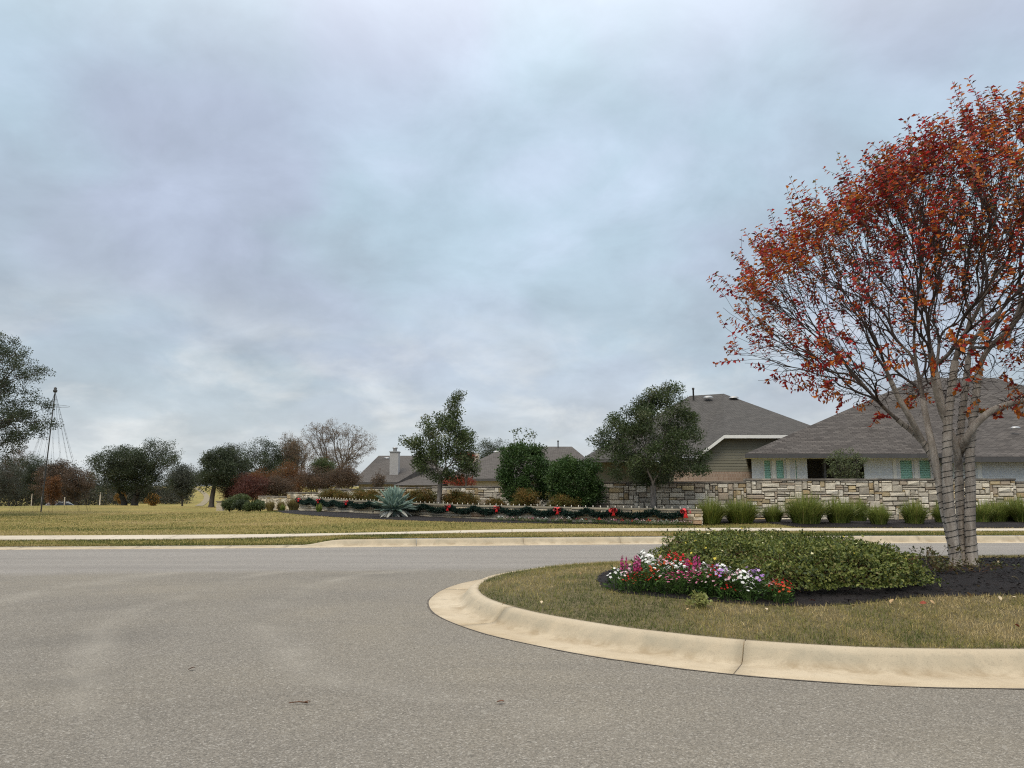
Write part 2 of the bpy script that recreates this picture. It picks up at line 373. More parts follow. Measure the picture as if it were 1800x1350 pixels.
brickmat('tan_brick', (0.24, 0.155, 0.112), (0.33, 0.235, 0.175), (0.36, 0.30, 0.25), 0.10, 0.20, 0.012)
brickmat('chimney_brick', (0.36, 0.35, 0.345), (0.42, 0.41, 0.40), (0.30, 0.29, 0.28), 0.20, 0.075, 0.008)
plain('siding', (0.172, 0.162, 0.122), 0.7, var=0.06, scale=1.5, bump=0.05)
plain('fascia_dark', (0.075, 0.072, 0.072), 0.6)
plain('trim_white', (0.70, 0.69, 0.66), 0.6, var=0.06)
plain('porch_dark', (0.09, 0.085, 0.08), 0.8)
plain('shutter_green', (0.56, 0.86, 0.73), 0.55, var=0.05)
plain('metal_grey', (0.35, 0.35, 0.35), 0.45, 0.6)
plain('lamp_grey', (0.30, 0.29, 0.28), 0.5, 0.4)
plain('pipe_dark', (0.06, 0.058, 0.056), 0.5)
plain('beige_wall', (0.50, 0.44, 0.37), 0.8)
m = NT('window_glass'); m.fin((0.02, 0.03, 0.03), 0.05)
tr_ = m.n('ShaderNodeBsdfTransparent'); tr_.inputs[0].default_value = (0.96, 0.99, 0.98, 1); mx_ = m.n('ShaderNodeMixShader'); mx_.inputs[0].default_value = 0.09
m.l(tr_.outputs[0], mx_.inputs[1]); m.l(m.b.outputs[0], mx_.inputs[2]); m.l(mx_.outputs[0], m.out.inputs[0])
m = NT('dark_glass'); m.fin((0.02, 0.025, 0.03), 0.08); m.b.inputs['Specular IOR Level'].default_value = 0.6
m = NT('car_paint'); m.fin((0.74, 0.75, 0.76), 0.25); m.b.inputs['Coat Weight'].default_value = 0.6
plain('tyre', (0.02, 0.02, 0.02), 0.85); plain('rim', (0.4, 0.4, 0.42), 0.35, 0.8); plain('tail_red', (0.35, 0.02, 0.02), 0.3)
plain('wire_dark', (0.022, 0.024, 0.020), 0.6)
plain('bulb_white', (0.66, 0.62, 0.54), 0.25, var=0.03)
m = NT('ribbon_red'); m.fin((0.62, 0.012, 0.014), 0.4); m.b.inputs['Sheen Weight'].default_value = 0.3
plain('twig_brown', (0.11, 0.055, 0.03), 0.85)

# ------------------------------------------------------------------ terrain
_ex = [-90, -40, -12.2, -8.3, -5, -1.5, 3, 8.4, 13.8, 40, 90]; _ey = [15.5, 17.4, 18.74, 19.05, 19.35, 20.0, 20.6, 20.95, 21.15, 21.8, 22.8]
_xs = np.linspace(-90, 90, 1801); _ys = np.interp(_xs, _ex, _ey); _ys = np.convolve(np.pad(_ys, 30, 'edge'), np.ones(61) / 61, 'valid')
def edge(X): return np.interp(X, _xs, _ys)
def kerb_h(X): return 0.02 + 0.135 * sm(-5.3, -4.3, X)
def zt(X, Y):
    X = np.asarray(X, float); Y = np.asarray(Y, float); e = Y - edge(X)
    z = kerb_h(X) + 0.012; a = sm(0.62, 2.0, e); z = z * (1 - a) + 0.17 * a
    z = z + 0.13 * sm(2.4, 5, e) * sm(-13, -3, X)
    z = z + 0.20 * np.exp(-((X + 9) / 6.5) ** 2 - ((Y - 37) / 8.5) ** 2)
    wl_ = 1 - sm(-8, 6, X)
    z = z - (1.95 * sm(62, 96, Y)) * wl_ - 0.4 * sm(40, 90, Y) * (1 - wl_)
    z = z + 5.0 * sm(158, 350, Y) + 0.05 * np.sin(X * 0.35 + 1) * np.sin(Y * 0.23) * sm(26, 45, Y)
    return z
def zt1(x, y): return float(zt(x, y))
def on_ground(px, D, dz=0.0):
    p = P(px, 862, D); return Vector((p.x, D, zt1(p.x, D) + dz))

# large base sheet under and behind the viewer
me = pd('ground', [(-2600, -2600, -0.30), (2600, -2600, -0.30), (2600, 18, -0.30), (-2600, 18, -0.30)], [(0, 1, 2, 3)])
link('ground', me, None, MATS['lawn_grass'])['kind'] = 'structure'
# terrain beyond the road
off = np.concatenate([np.linspace(0.56, 3.2, 12), np.linspace(3.6, 40, 60), np.linspace(41, 110, 45), np.geomspace(114, 3000, 50)])
uu = np.linspace(-1, 1, 241); uu = 0.55 * uu + 0.45 * uu ** 3
half = 34 + 1.05 * off
Xg = uu[None, :] * half[:, None]; Yg = edge(Xg) + off[:, None]; Zg = zt(Xg, Yg)
nr, nc = Xg.shape; ii, jj = np.meshgrid(np.arange(nr - 1), np.arange(nc - 1), indexing='ij'); q = ii * nc + jj
me = np_mesh('lawn', np.stack([Xg, Yg, Zg], -1).reshape(-1, 3), np.stack([q, q + 1, q + nc + 1, q + nc], -1).reshape(-1, 4), smooth=True)
link('lawn', me, None, MATS['lawn_grass'])['kind'] = 'structure'
# road
xs = np.linspace(-85, 85, 171); ys = np.linspace(0, 1, 30)
X2 = np.repeat(xs[None, :], 30, 0); Y2 = -30 + (edge(X2) + 0.03 + 30) * ys[:, None]; Z2 = 0.012 * np.sin(X2 * 0.2) * np.sin(Y2 * 0.17 + 0.5) * sm(2, 4, np.abs(Y2 - 18)) * 0 - 0.004
nr, nc = X2.shape; ii, jj = np.meshgrid(np.arange(nr - 1), np.arange(nc - 1), indexing='ij'); q = ii * nc + jj
me = np_mesh('road', np.stack([X2, Y2, Z2], -1).reshape(-1, 3), np.stack([q, q + 1, q + nc + 1, q + nc], -1).reshape(-1, 4))
link('road', me, None, MATS['asphalt'])['kind'] = 'structure'
# far cross road under the trees and the worn path up the slope
def strip(name, pts, width, mat, dz):
    V, F = [], []; pts = [Vector((p[0], p[1], 0)) for p in pts]
    for i, p in enumerate(pts):
        t = (pts[min(i + 1, len(pts) - 1)] - pts[max(i - 1, 0)]).normalized(); s = Vector((-t.y, t.x, 0)) * width / 2
        for q in (p + s, p - s): V.append((q.x, q.y, zt1(q.x, q.y) + dz))
    for i in range(len(pts) - 1): F.append((2 * i, 2 * i + 1, 2 * i + 3, 2 * i + 2))
    o = link(name, pd(name, V, F), None, mat); o['kind'] = 'structure'; return o
strip('road', [(x, 150 + 0.03 * x) for x in np.linspace(-160, -10, 40)], 9, MATS['asphalt'], 0.06)
strip('path', [(P(350 + 14 * math.sin(t * 4), 862, 156 + 150 * t).x, 156 + 150 * t) for t in np.linspace(0, 1, 30)], 1.5, MATS['dirt'], 0.08)

# ------------------------------------------------------------------ kerbs
PROF = [(-0.02, -0.03), (0.0, 0.004), (0.20, 0.002), (0.35, 0.004), (0.40, 0.020), (0.445, 0.065), (0.485, 0.115), (0.525, 0.146), (0.57, 0.152), (0.63, 0.150), (0.635, -0.05)]
def kerb_section(name, pts, nrm, hs, parent):
    V, F = [], []; k = len(PROF)
    for p, n, h in zip(pts, nrm, hs):
        for o, z in PROF:
            zz = z if z < 0.003 else 0.004 + (z - 0.004) * h
            V.append((p[0] + n[0] * o, p[1] + n[1] * o, zz))
    for i in range(len(pts) - 1):
        for j in range(k - 1): F.append((i * k + j, (i + 1) * k + j, (i + 1) * k + j + 1, i * k + j + 1))
    F.append(tuple(range(k))); F.append(tuple(reversed([(len(pts) - 1) * k + j for j in range(k)])))
    me = pd(name, V, F, True); ca = me.color_attributes.new('Col', 'FLOAT_COLOR', 'POINT')
    face = [0, 0, 0, .15, .6, 1, 1, .55, .15, 0, 0]; silt = [.7, .5, .1, .9, .8, .1, 0, 0, 0, .2, 0]
    ca.data.foreach_set('color', [v for _ in pts for a_, b_ in zip(face, silt) for v in (a_, b_, 0, 1)])
    return link(name, me, parent, MATS['kerb_concrete'])
def kerb_run(name, pts, hs, cuts):
    """pts dense polyline, cuts = arc lengths of the joints"""
    pts = np.asarray(pts, float); hs = np.asarray(hs, float)
    d = np.r_[0, np.cumsum(np.linalg.norm(np.diff(pts, axis=0), axis=1))]
    T = np.gradient(pts, axis=0); T /= np.linalg.norm(T, axis=1)[:, None]; N = np.stack([-T[:, 1], T[:, 0]], 1)
    root = empty(name, (0, 0, 0), kind='structure')
    cuts = [0] + [c for c in cuts if 0 < c < d[-1]] + [d[-1]]
    for a, b in zip(cuts[:-1], cuts[1:]):
        s = np.linspace(a + 0.006, b - 0.006, max(3, int((b - a) / 0.12)))
        p = np.stack([np.interp(s, d, pts[:, i]) for i in (0, 1)], 1); n = np.stack([np.interp(s, d, N[:, i]) for i in (0, 1)], 1)
        n /= np.linalg.norm(n, axis=1)[:, None]
        kerb_section('kerb_section', p, n, np.interp(s, d, hs), root)
    return root, d, N
xk = np.linspace(-40, 40, 401)
far_pts = np.stack([xk, edge(xk)], 1)
hk = (kerb_h(xk) / 0.152)
dd = np.r_[0, np.cumsum(np.linalg.norm(np.diff(far_pts, axis=0), axis=1))]
def arc_at(X): return float(np.interp(X, xk, dd))
kerb_run('kerb', far_pts, hk, [arc_at(x) for x in (-36, -33, -30, -27, -24, -21, -18, -15, -12, -9.2, -7.0, -5.6, -2.4, 0.37, 2.95, 5.6, 8.4, 11.2, 14, 17, 20, 23, 26, 29, 32, 35)])

# island outline (edge of the gutter pan), anticlockwise seen from above so that the inside is on the left
outer_ctrl = [(42, 16.4), (30, 16.25), (20, 16.1), (13, 15.95), (9.2, 15.65), (4.6, 15.05), (1.8, 14.45), (0.5, 13.75), (-0.2, 12.95), (-0.57, 12.38), (-0.81, 11.88), (-0.98, 11.2), (-1.05, 10.6), (-1.05, 10.0), (-0.92, 9.25),
              (-0.68, 8.6), (-0.30, 7.92), (0.06, 7.46), (0.58, 6.92), (0.95, 6.63), (1.35, 6.36), (1.75, 6.15), (2.12, 6.0), (2.67, 5.83), (3.2, 5.76), (3.9, 5.74), (6, 5.78), (9, 5.85), (20, 6.0), (30, 6.1), (42, 6.2)]
def catmull(pts, n=12):
    pts = [np.asarray(p, float) for p in pts]; out = []
    for i in range(len(pts) - 1):
        p0 = pts[max(i - 1, 0)]; p1, p2 = pts[i], pts[i + 1]; p3 = pts[min(i + 2, len(pts) - 1)]
        t1 = np.linalg.norm(p1 - p0) ** .5 or 1e-3; t2 = np.linalg.norm(p2 - p1) ** .5; t3 = np.linalg.norm(p3 - p2) ** .5 or 1e-3
        m1 = (p2 - p0) / (t1 + t2) * t2 if i > 0 else (p2 - p1); m2 = (p3 - p1) / (t2 + t3) * t2 if i < len(pts) - 2 else (p2 - p1)
        for k in range(n):
            t = k / n; out.append((2 * t**3 - 3 * t**2 + 1) * p1 + (t**3 - 2 * t**2 + t) * m1 + (-2 * t**3 + 3 * t**2) * p2 + (t**3 - t**2) * m2)
    out.append(pts[-1]); return np.array(out)
ol = catmull(outer_ctrl, 12)
d_ol = np.r_[0, np.cumsum(np.linalg.norm(np.diff(ol, axis=0), axis=1))]
s_ = np.linspace(0, d_ol[-1], 700); ol = np.stack([np.interp(s_, d_ol, ol[:, i]) for i in (0, 1)], 1)
def arc_near(x, y): return s_[np.argmin(np.hypot(ol[:, 0] - x, ol[:, 1] - y))]
j1 = arc_near(*G(822, 1100)[:2]); j2 = arc_near(*G(1303, 1187)[:2])
cuts = sorted([j1, j2] + [j1 - 3.1 * k for k in range(1, 14)] + [j2 + 3.1 * k for k in range(1, 12)])
isl_root, _, Nol = kerb_run('kerb', ol, np.ones(len(ol)), cuts)
inner = ol + Nol * 0.625
# dark sheet under the concrete, painted shade for the open joints
V, F = [], []
for i in range(len(ol)):
    for o in (0.0, 0.61): V.append((*(ol[i] + Nol[i] * o), -0.002))
for i in range(len(ol) - 1): F.append((2 * i, 2 * i + 2, 2 * i + 3, 2 * i + 1))
link('joint_shade', pd('joint_shade', V, F), isl_root, MATS['joint_dark'])
# crumbled tar line where asphalt meets the gutter
V, F = [], []
for i in range(len(ol)):
    wv = 0.012 + 0.018 * random.random()
    V.append((*(ol[i] - Nol[i] * wv), 0.0005)); V.append((*(ol[i] + Nol[i] * 0.004), 0.0005))
for i in range(len(ol) - 1): F.append((2 * i, 2 * i + 2, 2 * i + 3, 2 * i + 1))
link('tar_seam', pd('tar_seam', V, F), isl_root, MATS['joint_dark'])

# island lawn: rings from the kerb towards a spine
def spine(p): return np.array([min(max(p[0] + 2.6, 3.2), 41.0), 10.3])
K = 12; V = []
for k in range(K + 1):
    t = k / K
    for p in inner:
        s = spine(p); q = p * (1 - t) + s * t
        V.append((q[0], q[1], 0.150 + 0.20 * math.sin(min(1, t * 1.15) * math.pi / 2)))
n = len(inner); F = [(k * n + i, k * n + i + 1, (k + 1) * n + i + 1, (k + 1) * n + i) for k in range(K) for i in range(n - 1)]
me_isl = pd('island_lawn', V, F, True)
link('island_lawn', me_isl, None, MATS['shaded_thatch'])['kind'] = 'structure'
bvh = BVHTree.FromPolygons(V, F)
def zi(x, y):
    h = bvh.ray_cast(Vector((x, y, 5)), Vector((0, 0, -1))); return h[0].z if h[0] is not None else 0.15
# island mulch bed
mul_ctrl = [(41, 13.7), (20, 13.5), (8.1, 12.9), (6.3, 12.75), (4.0, 12.6), (2.6, 12.2), (1.75, 11.5), (1.25, 10.7), (1.07, 9.9), (1.09, 9.3), (1.22, 8.85), (1.55, 8.55), (2.06, 8.18), (2.55, 7.93), (3.11, 7.86), (3.7, 8.02), (4.16, 8.22), (4.75, 8.28), (5.4, 8.33), (7, 8.3), (12, 8.3), (20, 8.4), (41, 8.6)]
mo = catmull(mul_ctrl, 14)
def mspine(p): return np.array([min(max(p[0] + 1.6, 3.2), 40.0), 10.3])
V = []; K = 10
for k in range(K + 1):
    t = (k / K)
    for i, p in enumerate(mo):
        pj = p + (rng.normal(0, 0.018, 2) if k == 0 else 0); q = pj * (1 - t) + mspine(p) * t
        V.append((q[0], q[1], zi(q[0], q[1]) + (0.004 if k == 0 else 0.022) + 0.03 * math.sin(t * 1.5)))
n = len(mo); F = [(k * n + i, k * n + i + 1, (k + 1) * n + i + 1, (k + 1) * n + i) for k in range(K) for i in range(n - 1)]
link('mulch_bed', pd('mulch_bed', V, F, True), None, MATS['mulch'])['kind'] = 'structure'
bvh_m = BVHTree.FromPolygons(V, F)
def zm(x, y):
    h = bvh_m.ray_cast(Vector((x, y, 5)), Vector((0, 0, -1))); return h[0].z if h[0] is not None else zi(x, y)
def in_poly(poly, x, y):
    x = np.asarray(x); y = np.asarray(y); c = np.zeros(x.shape, bool); j = len(poly) - 1
    for i in range(len(poly)):
        xi, yi = poly[i]; xj, yj = poly[j]
        hit = ((yi > y) != (yj > y)) & (x < (xj - xi) * (y - yi) / (yj - yi + 1e-12) + xi); c ^= hit; j = i
    return c

# ------------------------------------------------------------------ footpath panels
def sw0(X): return edge(X) + 1.25 + 1.25 * sm(-9, 2, X) - 0.3 * sm(6, 15, X)
sw = empty('sidewalk', kind='structure')
for k in range(-24, 22):
    xa, xb = k * 1.5 + 0.008, k * 1.5 + 1.492
    V = []
    for top in (0, 1):
        for x, o in ((xa, 0.16), (xb, 0.16), (xb, 0.94), (xa, 0.94)):
            y = float(sw0(x)) + o; V.append((x, y, zt1(x, y) + (0.032 if top else -0.1)))
    link('panel', pd('panel', V, BOXF), sw, MATS['path_concrete'])

# ------------------------------------------------------------------ scatter geometry: blades, leaves
def blades_mesh(name, X, Y, Z, h, wd, lean, cols):
    N = len(X); a = rng.uniform(0, 2 * math.pi, N); b = rng.uniform(0, 2 * math.pi, N)
    h = h * rng.uniform(0.5, 1.25, N); w2 = wd * rng.uniform(0.7, 1.3, N) / 2; ln = np.abs(rng.normal(0, lean, N))
    base = np.stack([X, Y, Z], 1); s = np.stack([np.cos(a) * w2, np.sin(a) * w2, np.zeros(N)], 1)
    tip = base + np.stack([np.cos(b) * ln * h, np.sin(b) * ln * h, h / np.sqrt(1 + ln ** 2)], 1)
    V = np.stack([base - s, base + s, tip], 1).reshape(-1, 3)
    return np_mesh(name, V, np.arange(3 * N).reshape(-1, 3), np.repeat(cols, 3, 0))
def vnoise(x, y, s, seed=0):
    """smooth value noise for colour patches"""
    r = np.random.default_rng(seed).random((64, 64)); x = np.asarray(x) * s; y = np.asarray(y) * s
    xi = np.floor(x).astype(int); yi = np.floor(y).astype(int); fx = x - xi; fy = y - yi; fx = fx * fx * (3 - 2 * fx); fy = fy * fy * (3 - 2 * fy)
    g = lambda a, b: r[a % 64, b % 64]
    return (g(xi, yi) * (1 - fx) + g(xi + 1, yi) * fx) * (1 - fy) + (g(xi, yi + 1) * (1 - fx) + g(xi + 1, yi + 1) * fx) * fy
TAN, YEL, GRN, DGR = np.array([0.47, 0.365, 0.190]), np.array([0.335, 0.270, 0.098]), np.array([0.185, 0.190, 0.060]), np.array([0.085, 0.105, 0.030])
def lawn_cols(X, Y, green=0.0, seed=3):
    f = 2.1 * (0.45 * vnoise(X, Y, 0.9, seed) + 0.35 * vnoise(X, Y, 2.7, seed + 1) + 0.2 * vnoise(X, Y, 9.0, seed + 2)) - 0.60 + rng.normal(0, 0.19, len(X)) + green
    f = np.clip(f, 0, 1)[:, None]
    c = np.where(f < 0.45, TAN + (YEL - TAN) * (f / 0.45), np.where(f < 0.75, YEL + (GRN - YEL) * ((f - 0.45) / 0.3), GRN + (DGR - GRN) * ((f - 0.75) / 0.25)))
    return c * rng.uniform(0.62, 1.32, (len(X), 1))
# island turf
NB = 230000
X = rng.uniform(-0.6, 10.5, NB); Y = 6.2 + 9.3 * rng.random(NB) ** 1.6
inn_poly = inner[::4]; mo_poly = mo[::3]
keep = in_poly(np.vstack([inn_poly]), X, Y) & ~in_poly(mo_poly, X, Y)
X, Y = X[keep], Y[keep]
dist_in = np.full(len(X), 9.0)
for i in range(0, len(inner), 3): dist_in = np.minimum(dist_in, np.hypot(X - inner[i, 0], Y - inner[i, 1]))
Z = np.array([zi(a, b) for a, b in zip(X, Y)]) - 0.005
gr = 0.22 * np.exp(-(dist_in / 0.25) ** 2) + 0.20 * sm(1.8, 0.2, X) + 0.02
g = link('turf', blades_mesh('turf', X, Y, Z, 0.050, 0.0065, 0.9, lawn_cols(X, Y, gr)), None, MATS['blade'])
tag(g, 'short olive and straw coloured turf covering the kerbed island', 'grass', kind='stuff')
# turf along the far lawn, verge included
NB = 210000
e_ = 0.6 + 26 * rng.random(NB) ** 2.0; X = rng.uniform(-1, 1, NB) * (15 + 0.78 * e_); Y = edge(X) + e_; sE = Y - sw0(X)
keep = ~((sE > 0.17) & (sE < 0.93))
X, Y, e_ = X[keep], Y[keep], e_[keep]
NE = 26000; Xe = rng.uniform(-17, 19, NE); k_ = rng.integers(0, 3, NE)        # uncut fringe along the footpath and kerb
Ye = np.where(k_ == 0, sw0(Xe) + 0.17 - np.abs(rng.normal(0, .10, NE)), np.where(k_ == 1, sw0(Xe) + 0.93 + np.abs(rng.normal(0, .10, NE)), edge(Xe) + .66 + np.abs(rng.normal(0, .08, NE))))
X = np.r_[X, Xe]; Y = np.r_[Y, Ye]; e_ = np.r_[e_, Ye - edge(Xe)]
far_turf = (X, Y, e_)

# ------------------------------------------------------------------ leaves and trees
def leaf_mesh(name, C, D, Nn, L, W, cols, fold=0.18):
    """leaves as two-facet blades: C base points, D directions, Nn face normals"""
    N = len(C); D = D / (np.linalg.norm(D, axis=1)[:, None] + 1e-9)
    S = np.cross(D, Nn); S /= np.linalg.norm(S, axis=1)[:, None] + 1e-9; U = np.cross(S, D)
    L = np.broadcast_to(L, (N,))[:, None]; W = np.broadcast_to(W, (N,))[:, None]
    mid = C + D * L * 0.5
    V = np.stack([C, mid + S * W / 2 + U * W * fold, C + D * L - U * L * 0.12, mid - S * W / 2 + U * W * fold], 1).reshape(-1, 3)
    q = np.arange(N)[:, None] * 4
    F = np.concatenate([q + [0, 1, 2], q + [0, 2, 3]], 0)
    return np_mesh(name, V, F, np.repeat(cols, 4, 0))
def runit(n): v = rng.normal(0, 1, (n, 3)); return v / np.linalg.norm(v, axis=1)[:, None]
def palette(n, pal, wts, jit=0.22):
    pal = np.asarray(pal, float); w_ = np.asarray(wts, float); c = pal[rng.choice(len(pal), n, p=w_ / w_.sum())]
    return c * rng.uniform(1 - jit, 1 + jit, (n, 1))
def lump_tips(center, rad, n, lumps=10, lump=0.5, floor=None, spread=0.62):
    center = np.asarray(center, float); rad = np.asarray(rad, float)
    u = runit(lumps); u[:, 2] = u[:, 2] * 0.9 + 0.08; lc = center + u * rad * spread * rng.uniform(0.75, 1.15, (lumps, 1)); lr = lump * rng.uniform(0.7, 1.2, lumps)
    lc = np.vstack([lc, center]); lr = np.r_[lr, 0.62]
    k = rng.choice(len(lc), n, p=lr ** 2 / (lr ** 2).sum()); v = runit(n) * (rng.uniform(0.55, 1.0, n) ** 0.6)[:, None]
    t = lc[k] + v * rad * lr[k][:, None]
    if floor is not None: t = t[t[:, 2] > floor + rng.uniform(0, 0.25, len(t)) * rad[2]]
    return t
def grow(tips, root, d0, rtip, pw, out, f0=0.26, f1=0.5, bow=0.35, sides=5, rmax=None):
    tips = np.asarray(tips, float); depth_max = max(2, math.log2(len(tips) + 1))
    stack = [(np.asarray(root, float), np.asarray(d0, float), np.arange(len(tips)), 0)]
    while stack:
        pos, d, idx, dep = stack.pop(); Pn = tips[idx]
        if len(idx) == 1: groups = [idx]
        else:
            w_ = Pn - pos; ln = np.linalg.norm(w_, axis=1)[:, None] + 1e-6; uu_ = w_ / ln + 0.15 * w_ / (ln.mean() + 1e-6)
            cc = uu_ - uu_.mean(0); _, _, vt = np.linalg.svd(cc, full_matrices=False) if len(idx) < 400 else (0, 0, np.linalg.eigh(cc.T @ cc)[1].T[::-1])
            pr = cc @ vt[0]; o = np.argsort(pr); c = int(len(o) * rng.uniform(0.35, 0.65)); c = min(max(c, 1), len(o) - 1); groups = [idx[o[:c]], idx[o[c:]]]
        for gI in groups:
            c = tips[gI].mean(0); nT = len(gI); f = 1.0 if nT == 1 else f0 + (f1 - f0) * min(1, dep / depth_max) * rng.uniform(0.8, 1.2)
            tgt = pos + (c - pos) * f; L = np.linalg.norm(tgt - pos)
            if L < 1e-4: continue
            if nT > 1: tgt = tgt + rng.normal(0, 0.05, 3) * L
            ctrl_ = pos + d * L * bow + (tgt - pos) * 0.15; ks = 5 if L > 0.5 else (4 if L > 0.2 else 3); t = np.linspace(0, 1, ks)[:, None]
            pts = (1 - t) ** 2 * pos + 2 * t * (1 - t) * ctrl_ + t ** 2 * tgt
            r = rtip * nT ** pw; r = min(r, rmax) if rmax else r; r2 = rtip * max(nT * (0.6 if nT > 1 else 0.3), 0.3) ** pw; r2 = min(r2, r)
            out.append((pts, np.linspace(r, r2, ks), 3 if r < 0.012 else sides))
            nd = tgt - ctrl_; nd /= np.linalg.norm(nd) + 1e-9
            if nT > 1: stack.append((tgt, nd, gI, dep + 1))
def cluster_leaves(tips, m, rc, size, pal, wts, up=0.3, clump=0.5, name='crown', aspect=0.55, flat=0.8):
    n = len(tips) * m; tp = np.repeat(tips, m, 0)
    o = runit(n) * (rng.random(n) ** 0.5)[:, None] * 1.55 * rc * np.array([1, 1, flat]); C = tp + o
    D = runit(n) + np.array([0, 0, up]) + 0.6 * o / (rc + 1e-6); Nn = runit(n) + np.array([0, 0, 0.8])
    tc_ = np.repeat(palette(len(tips), pal, wts, 0.28), m, 0); ic = palette(n, pal, wts, 0.25); cols = clump * tc_ + (1 - clump) * ic
    L = size * rng.uniform(0.6, 1.35, n)
    return leaf_mesh(name, C, D, Nn, L, L * aspect, cols)
OAK = ([(0.045, 0.062, 0.030), (0.065, 0.082, 0.040), (0.030, 0.042, 0.021), (0.095, 0.105, 0.055)], (4, 3, 3, 1))
GREYOAK = ([(0.075, 0.083, 0.060), (0.055, 0.062, 0.046), (0.10, 0.10, 0.075)], (3, 3, 1))
BROWN = ([(0.13, 0.085, 0.055), (0.09, 0.068, 0.05), (0.17, 0.10, 0.055)], (3, 3, 1))
MAROON = ([(0.12, 0.045, 0.035), (0.09, 0.04, 0.035), (0.15, 0.06, 0.035)], (3, 3, 2))
RUSTT = ([(0.19, 0.085, 0.03), (0.13, 0.06, 0.03), (0.24, 0.12, 0.035)], (3, 3, 1))
YELLOW = ([(0.30, 0.16, 0.03), (0.22, 0.11, 0.025)], (2, 1))
BARE = ([(0.20, 0.135, 0.075), (0.135, 0.092, 0.058)], (1, 1))
GREENT = ([(0.075, 0.105, 0.034), (0.05, 0.075, 0.026), (0.10, 0.125, 0.048), (0.17, 0.17, 0.09)], (4, 4, 3, 1))
DEEP = ([(0.050, 0.098, 0.024), (0.028, 0.060, 0.016), (0.080, 0.130, 0.034)], (4, 4, 2))
def tree(name, label, cat, base, crown_c, crown_r, pal, n_tips=260, m=26, rc=0.30, size=0.13, trunk_r=0.2, fork=0.35, stems=1, floor=None, lumps=11, lump=0.5,
         bark_m='oak_bark', rtip=0.012, pw=0.44, group=None, tips=None, leaf_m='leaf', aspect=0.55, lean=(0, 0), crown_name='crown', f0=0.26, spread=0.62):
    base = np.asarray(base, float); cc = np.asarray(crown_c, float)
    if tips is None: tips = lump_tips(cc, crown_r, n_tips, lumps, lump, floor, spread)
    root = empty(name, tuple(base), label=label, cat=cat, group=group)
    out = []; tips = tips - base; cc = cc - base; a0 = rng.uniform(0, 6.28)
    ang = (np.arctan2(tips[:, 1] - cc[1], tips[:, 0] - cc[0]) - a0) % (2 * math.pi); part = (ang / (2 * math.pi) * stems).astype(int)
    for s in range(stems):
        tp = tips[part == s] if stems > 1 else tips
        if len(tp) < 2: continue
        c = tp.mean(0); a = a0 + (s + 0.5) * 2 * math.pi / stems; o = np.array([math.cos(a), math.sin(a), 0]) * (trunk_r * 1.3 if stems > 1 else 0)
        hf = fork * cc[2] * rng.uniform(0.85, 1.15); top = np.array([c[0] * 0.22 + o[0] + lean[0], c[1] * 0.22 + o[1] + lean[1], hf]); tr = trunk_r / stems ** 0.5
        t = np.linspace(0, 1, 7)[:, None]; ctl = np.array([o[0], o[1], hf * 0.55]); p = (1 - t) ** 2 * (o + [0, 0, -0.08]) + 2 * t * (1 - t) * ctl + t ** 2 * top
        out.append((p, tr * np.array([1.45, 1.12, 1.0, 0.96, 0.93, 0.9, 0.88]), 9)); d = top - ctl; d /= np.linalg.norm(d)
        grow(tp, top, d, rtip, min(pw, math.log(tr * 0.9 / rtip) / math.log(len(tp) + 1)), out, f0=f0)
    link('trunk', tubes_mesh('trunk', out), root, MATS[bark_m])
    if m:
        cr = link(crown_name, cluster_leaves(tips, m, rc, size, *pal, name=crown_name, aspect=aspect), root, MATS[leaf_m]); cr['kind'] = 'stuff'
    return root
def tree_px(name, label, px0, px1, ytop, ybot, D, pal, tx=None, cat='tree', deep=0.85, **kw):
    """a tree whose crown spans px0..px1 and ytop..ybot on the survey sheet at D metres"""
    a, b = P(px0, (ytop + ybot) / 2, D), P(px1, (ytop + ybot) / 2, D); zt_, zb = P((px0 + px1) / 2, ytop, D).z, P((px0 + px1) / 2, ybot, D).z
    rx = (b.x - a.x) / 2; c = ((a.x + b.x) / 2, D, (zt_ + zb) / 2); bx = P(tx, 862, D).x if tx is not None else c[0]
    return tree(name, label, cat, (bx, D, zt1(bx, D)), c, (rx, rx * deep, (zt_ - zb) / 2), pal, floor=zb, **kw)

# ================================================================== STONE WALLS
SHARED = {}
def stone_mesh(w, h, d, var, proud=0.03):
    key = (round(w, 2), round(h, 2), var)
    if key in SHARED: return SHARED[key]
    r = np.random.default_rng(hash(key) % 2**31); c = min(0.022, h * 0.14); V = []
    j = lambda s: float(r.normal(0, s))
    for (x, z) in ((0, 0), (w, 0), (w, h), (0, h)): V.append((x + j(.004), d * 0.6, z + j(.004)))
    for (x, z) in ((0, 0), (w, 0), (w, h), (0, h)): V.append((x + j(.005), j(.004), z + j(.005)))
    for (x, z) in ((c, c), (w - c, c), (w - c, h - c), (c, h - c)): V.append((x + j(.006), -proud + j(.008), z + j(.006)))
    F = []
    for i in range(4):
        k = (i + 1) % 4; F += [(i, k, 4 + k, 4 + i), (4 + i, 4 + k, 8 + k, 8 + i)]
    F.append((8, 9, 10, 11)); SHARED[key] = pd('stone', V, F); return SHARED[key]
LIME = [((0.70, 0.63, 0.51), 10), ((0.78, 0.72, 0.61), 8), ((0.50, 0.45, 0.37), 7), ((0.34, 0.305, 0.255), 4), ((0.215, 0.195, 0.165), 2), ((0.50, 0.385, 0.21), 3), ((0.38, 0.265, 0.125), 2), ((0.36, 0.285, 0.215), 4)]
LEDGE = [((0.58, 0.49, 0.35), 6), ((0.66, 0.58, 0.45), 7), ((0.44, 0.33, 0.19), 4), ((0.35, 0.30, 0.23), 3), ((0.38, 0.22, 0.12), 1), ((0.20, 0.18, 0.15), 1)]
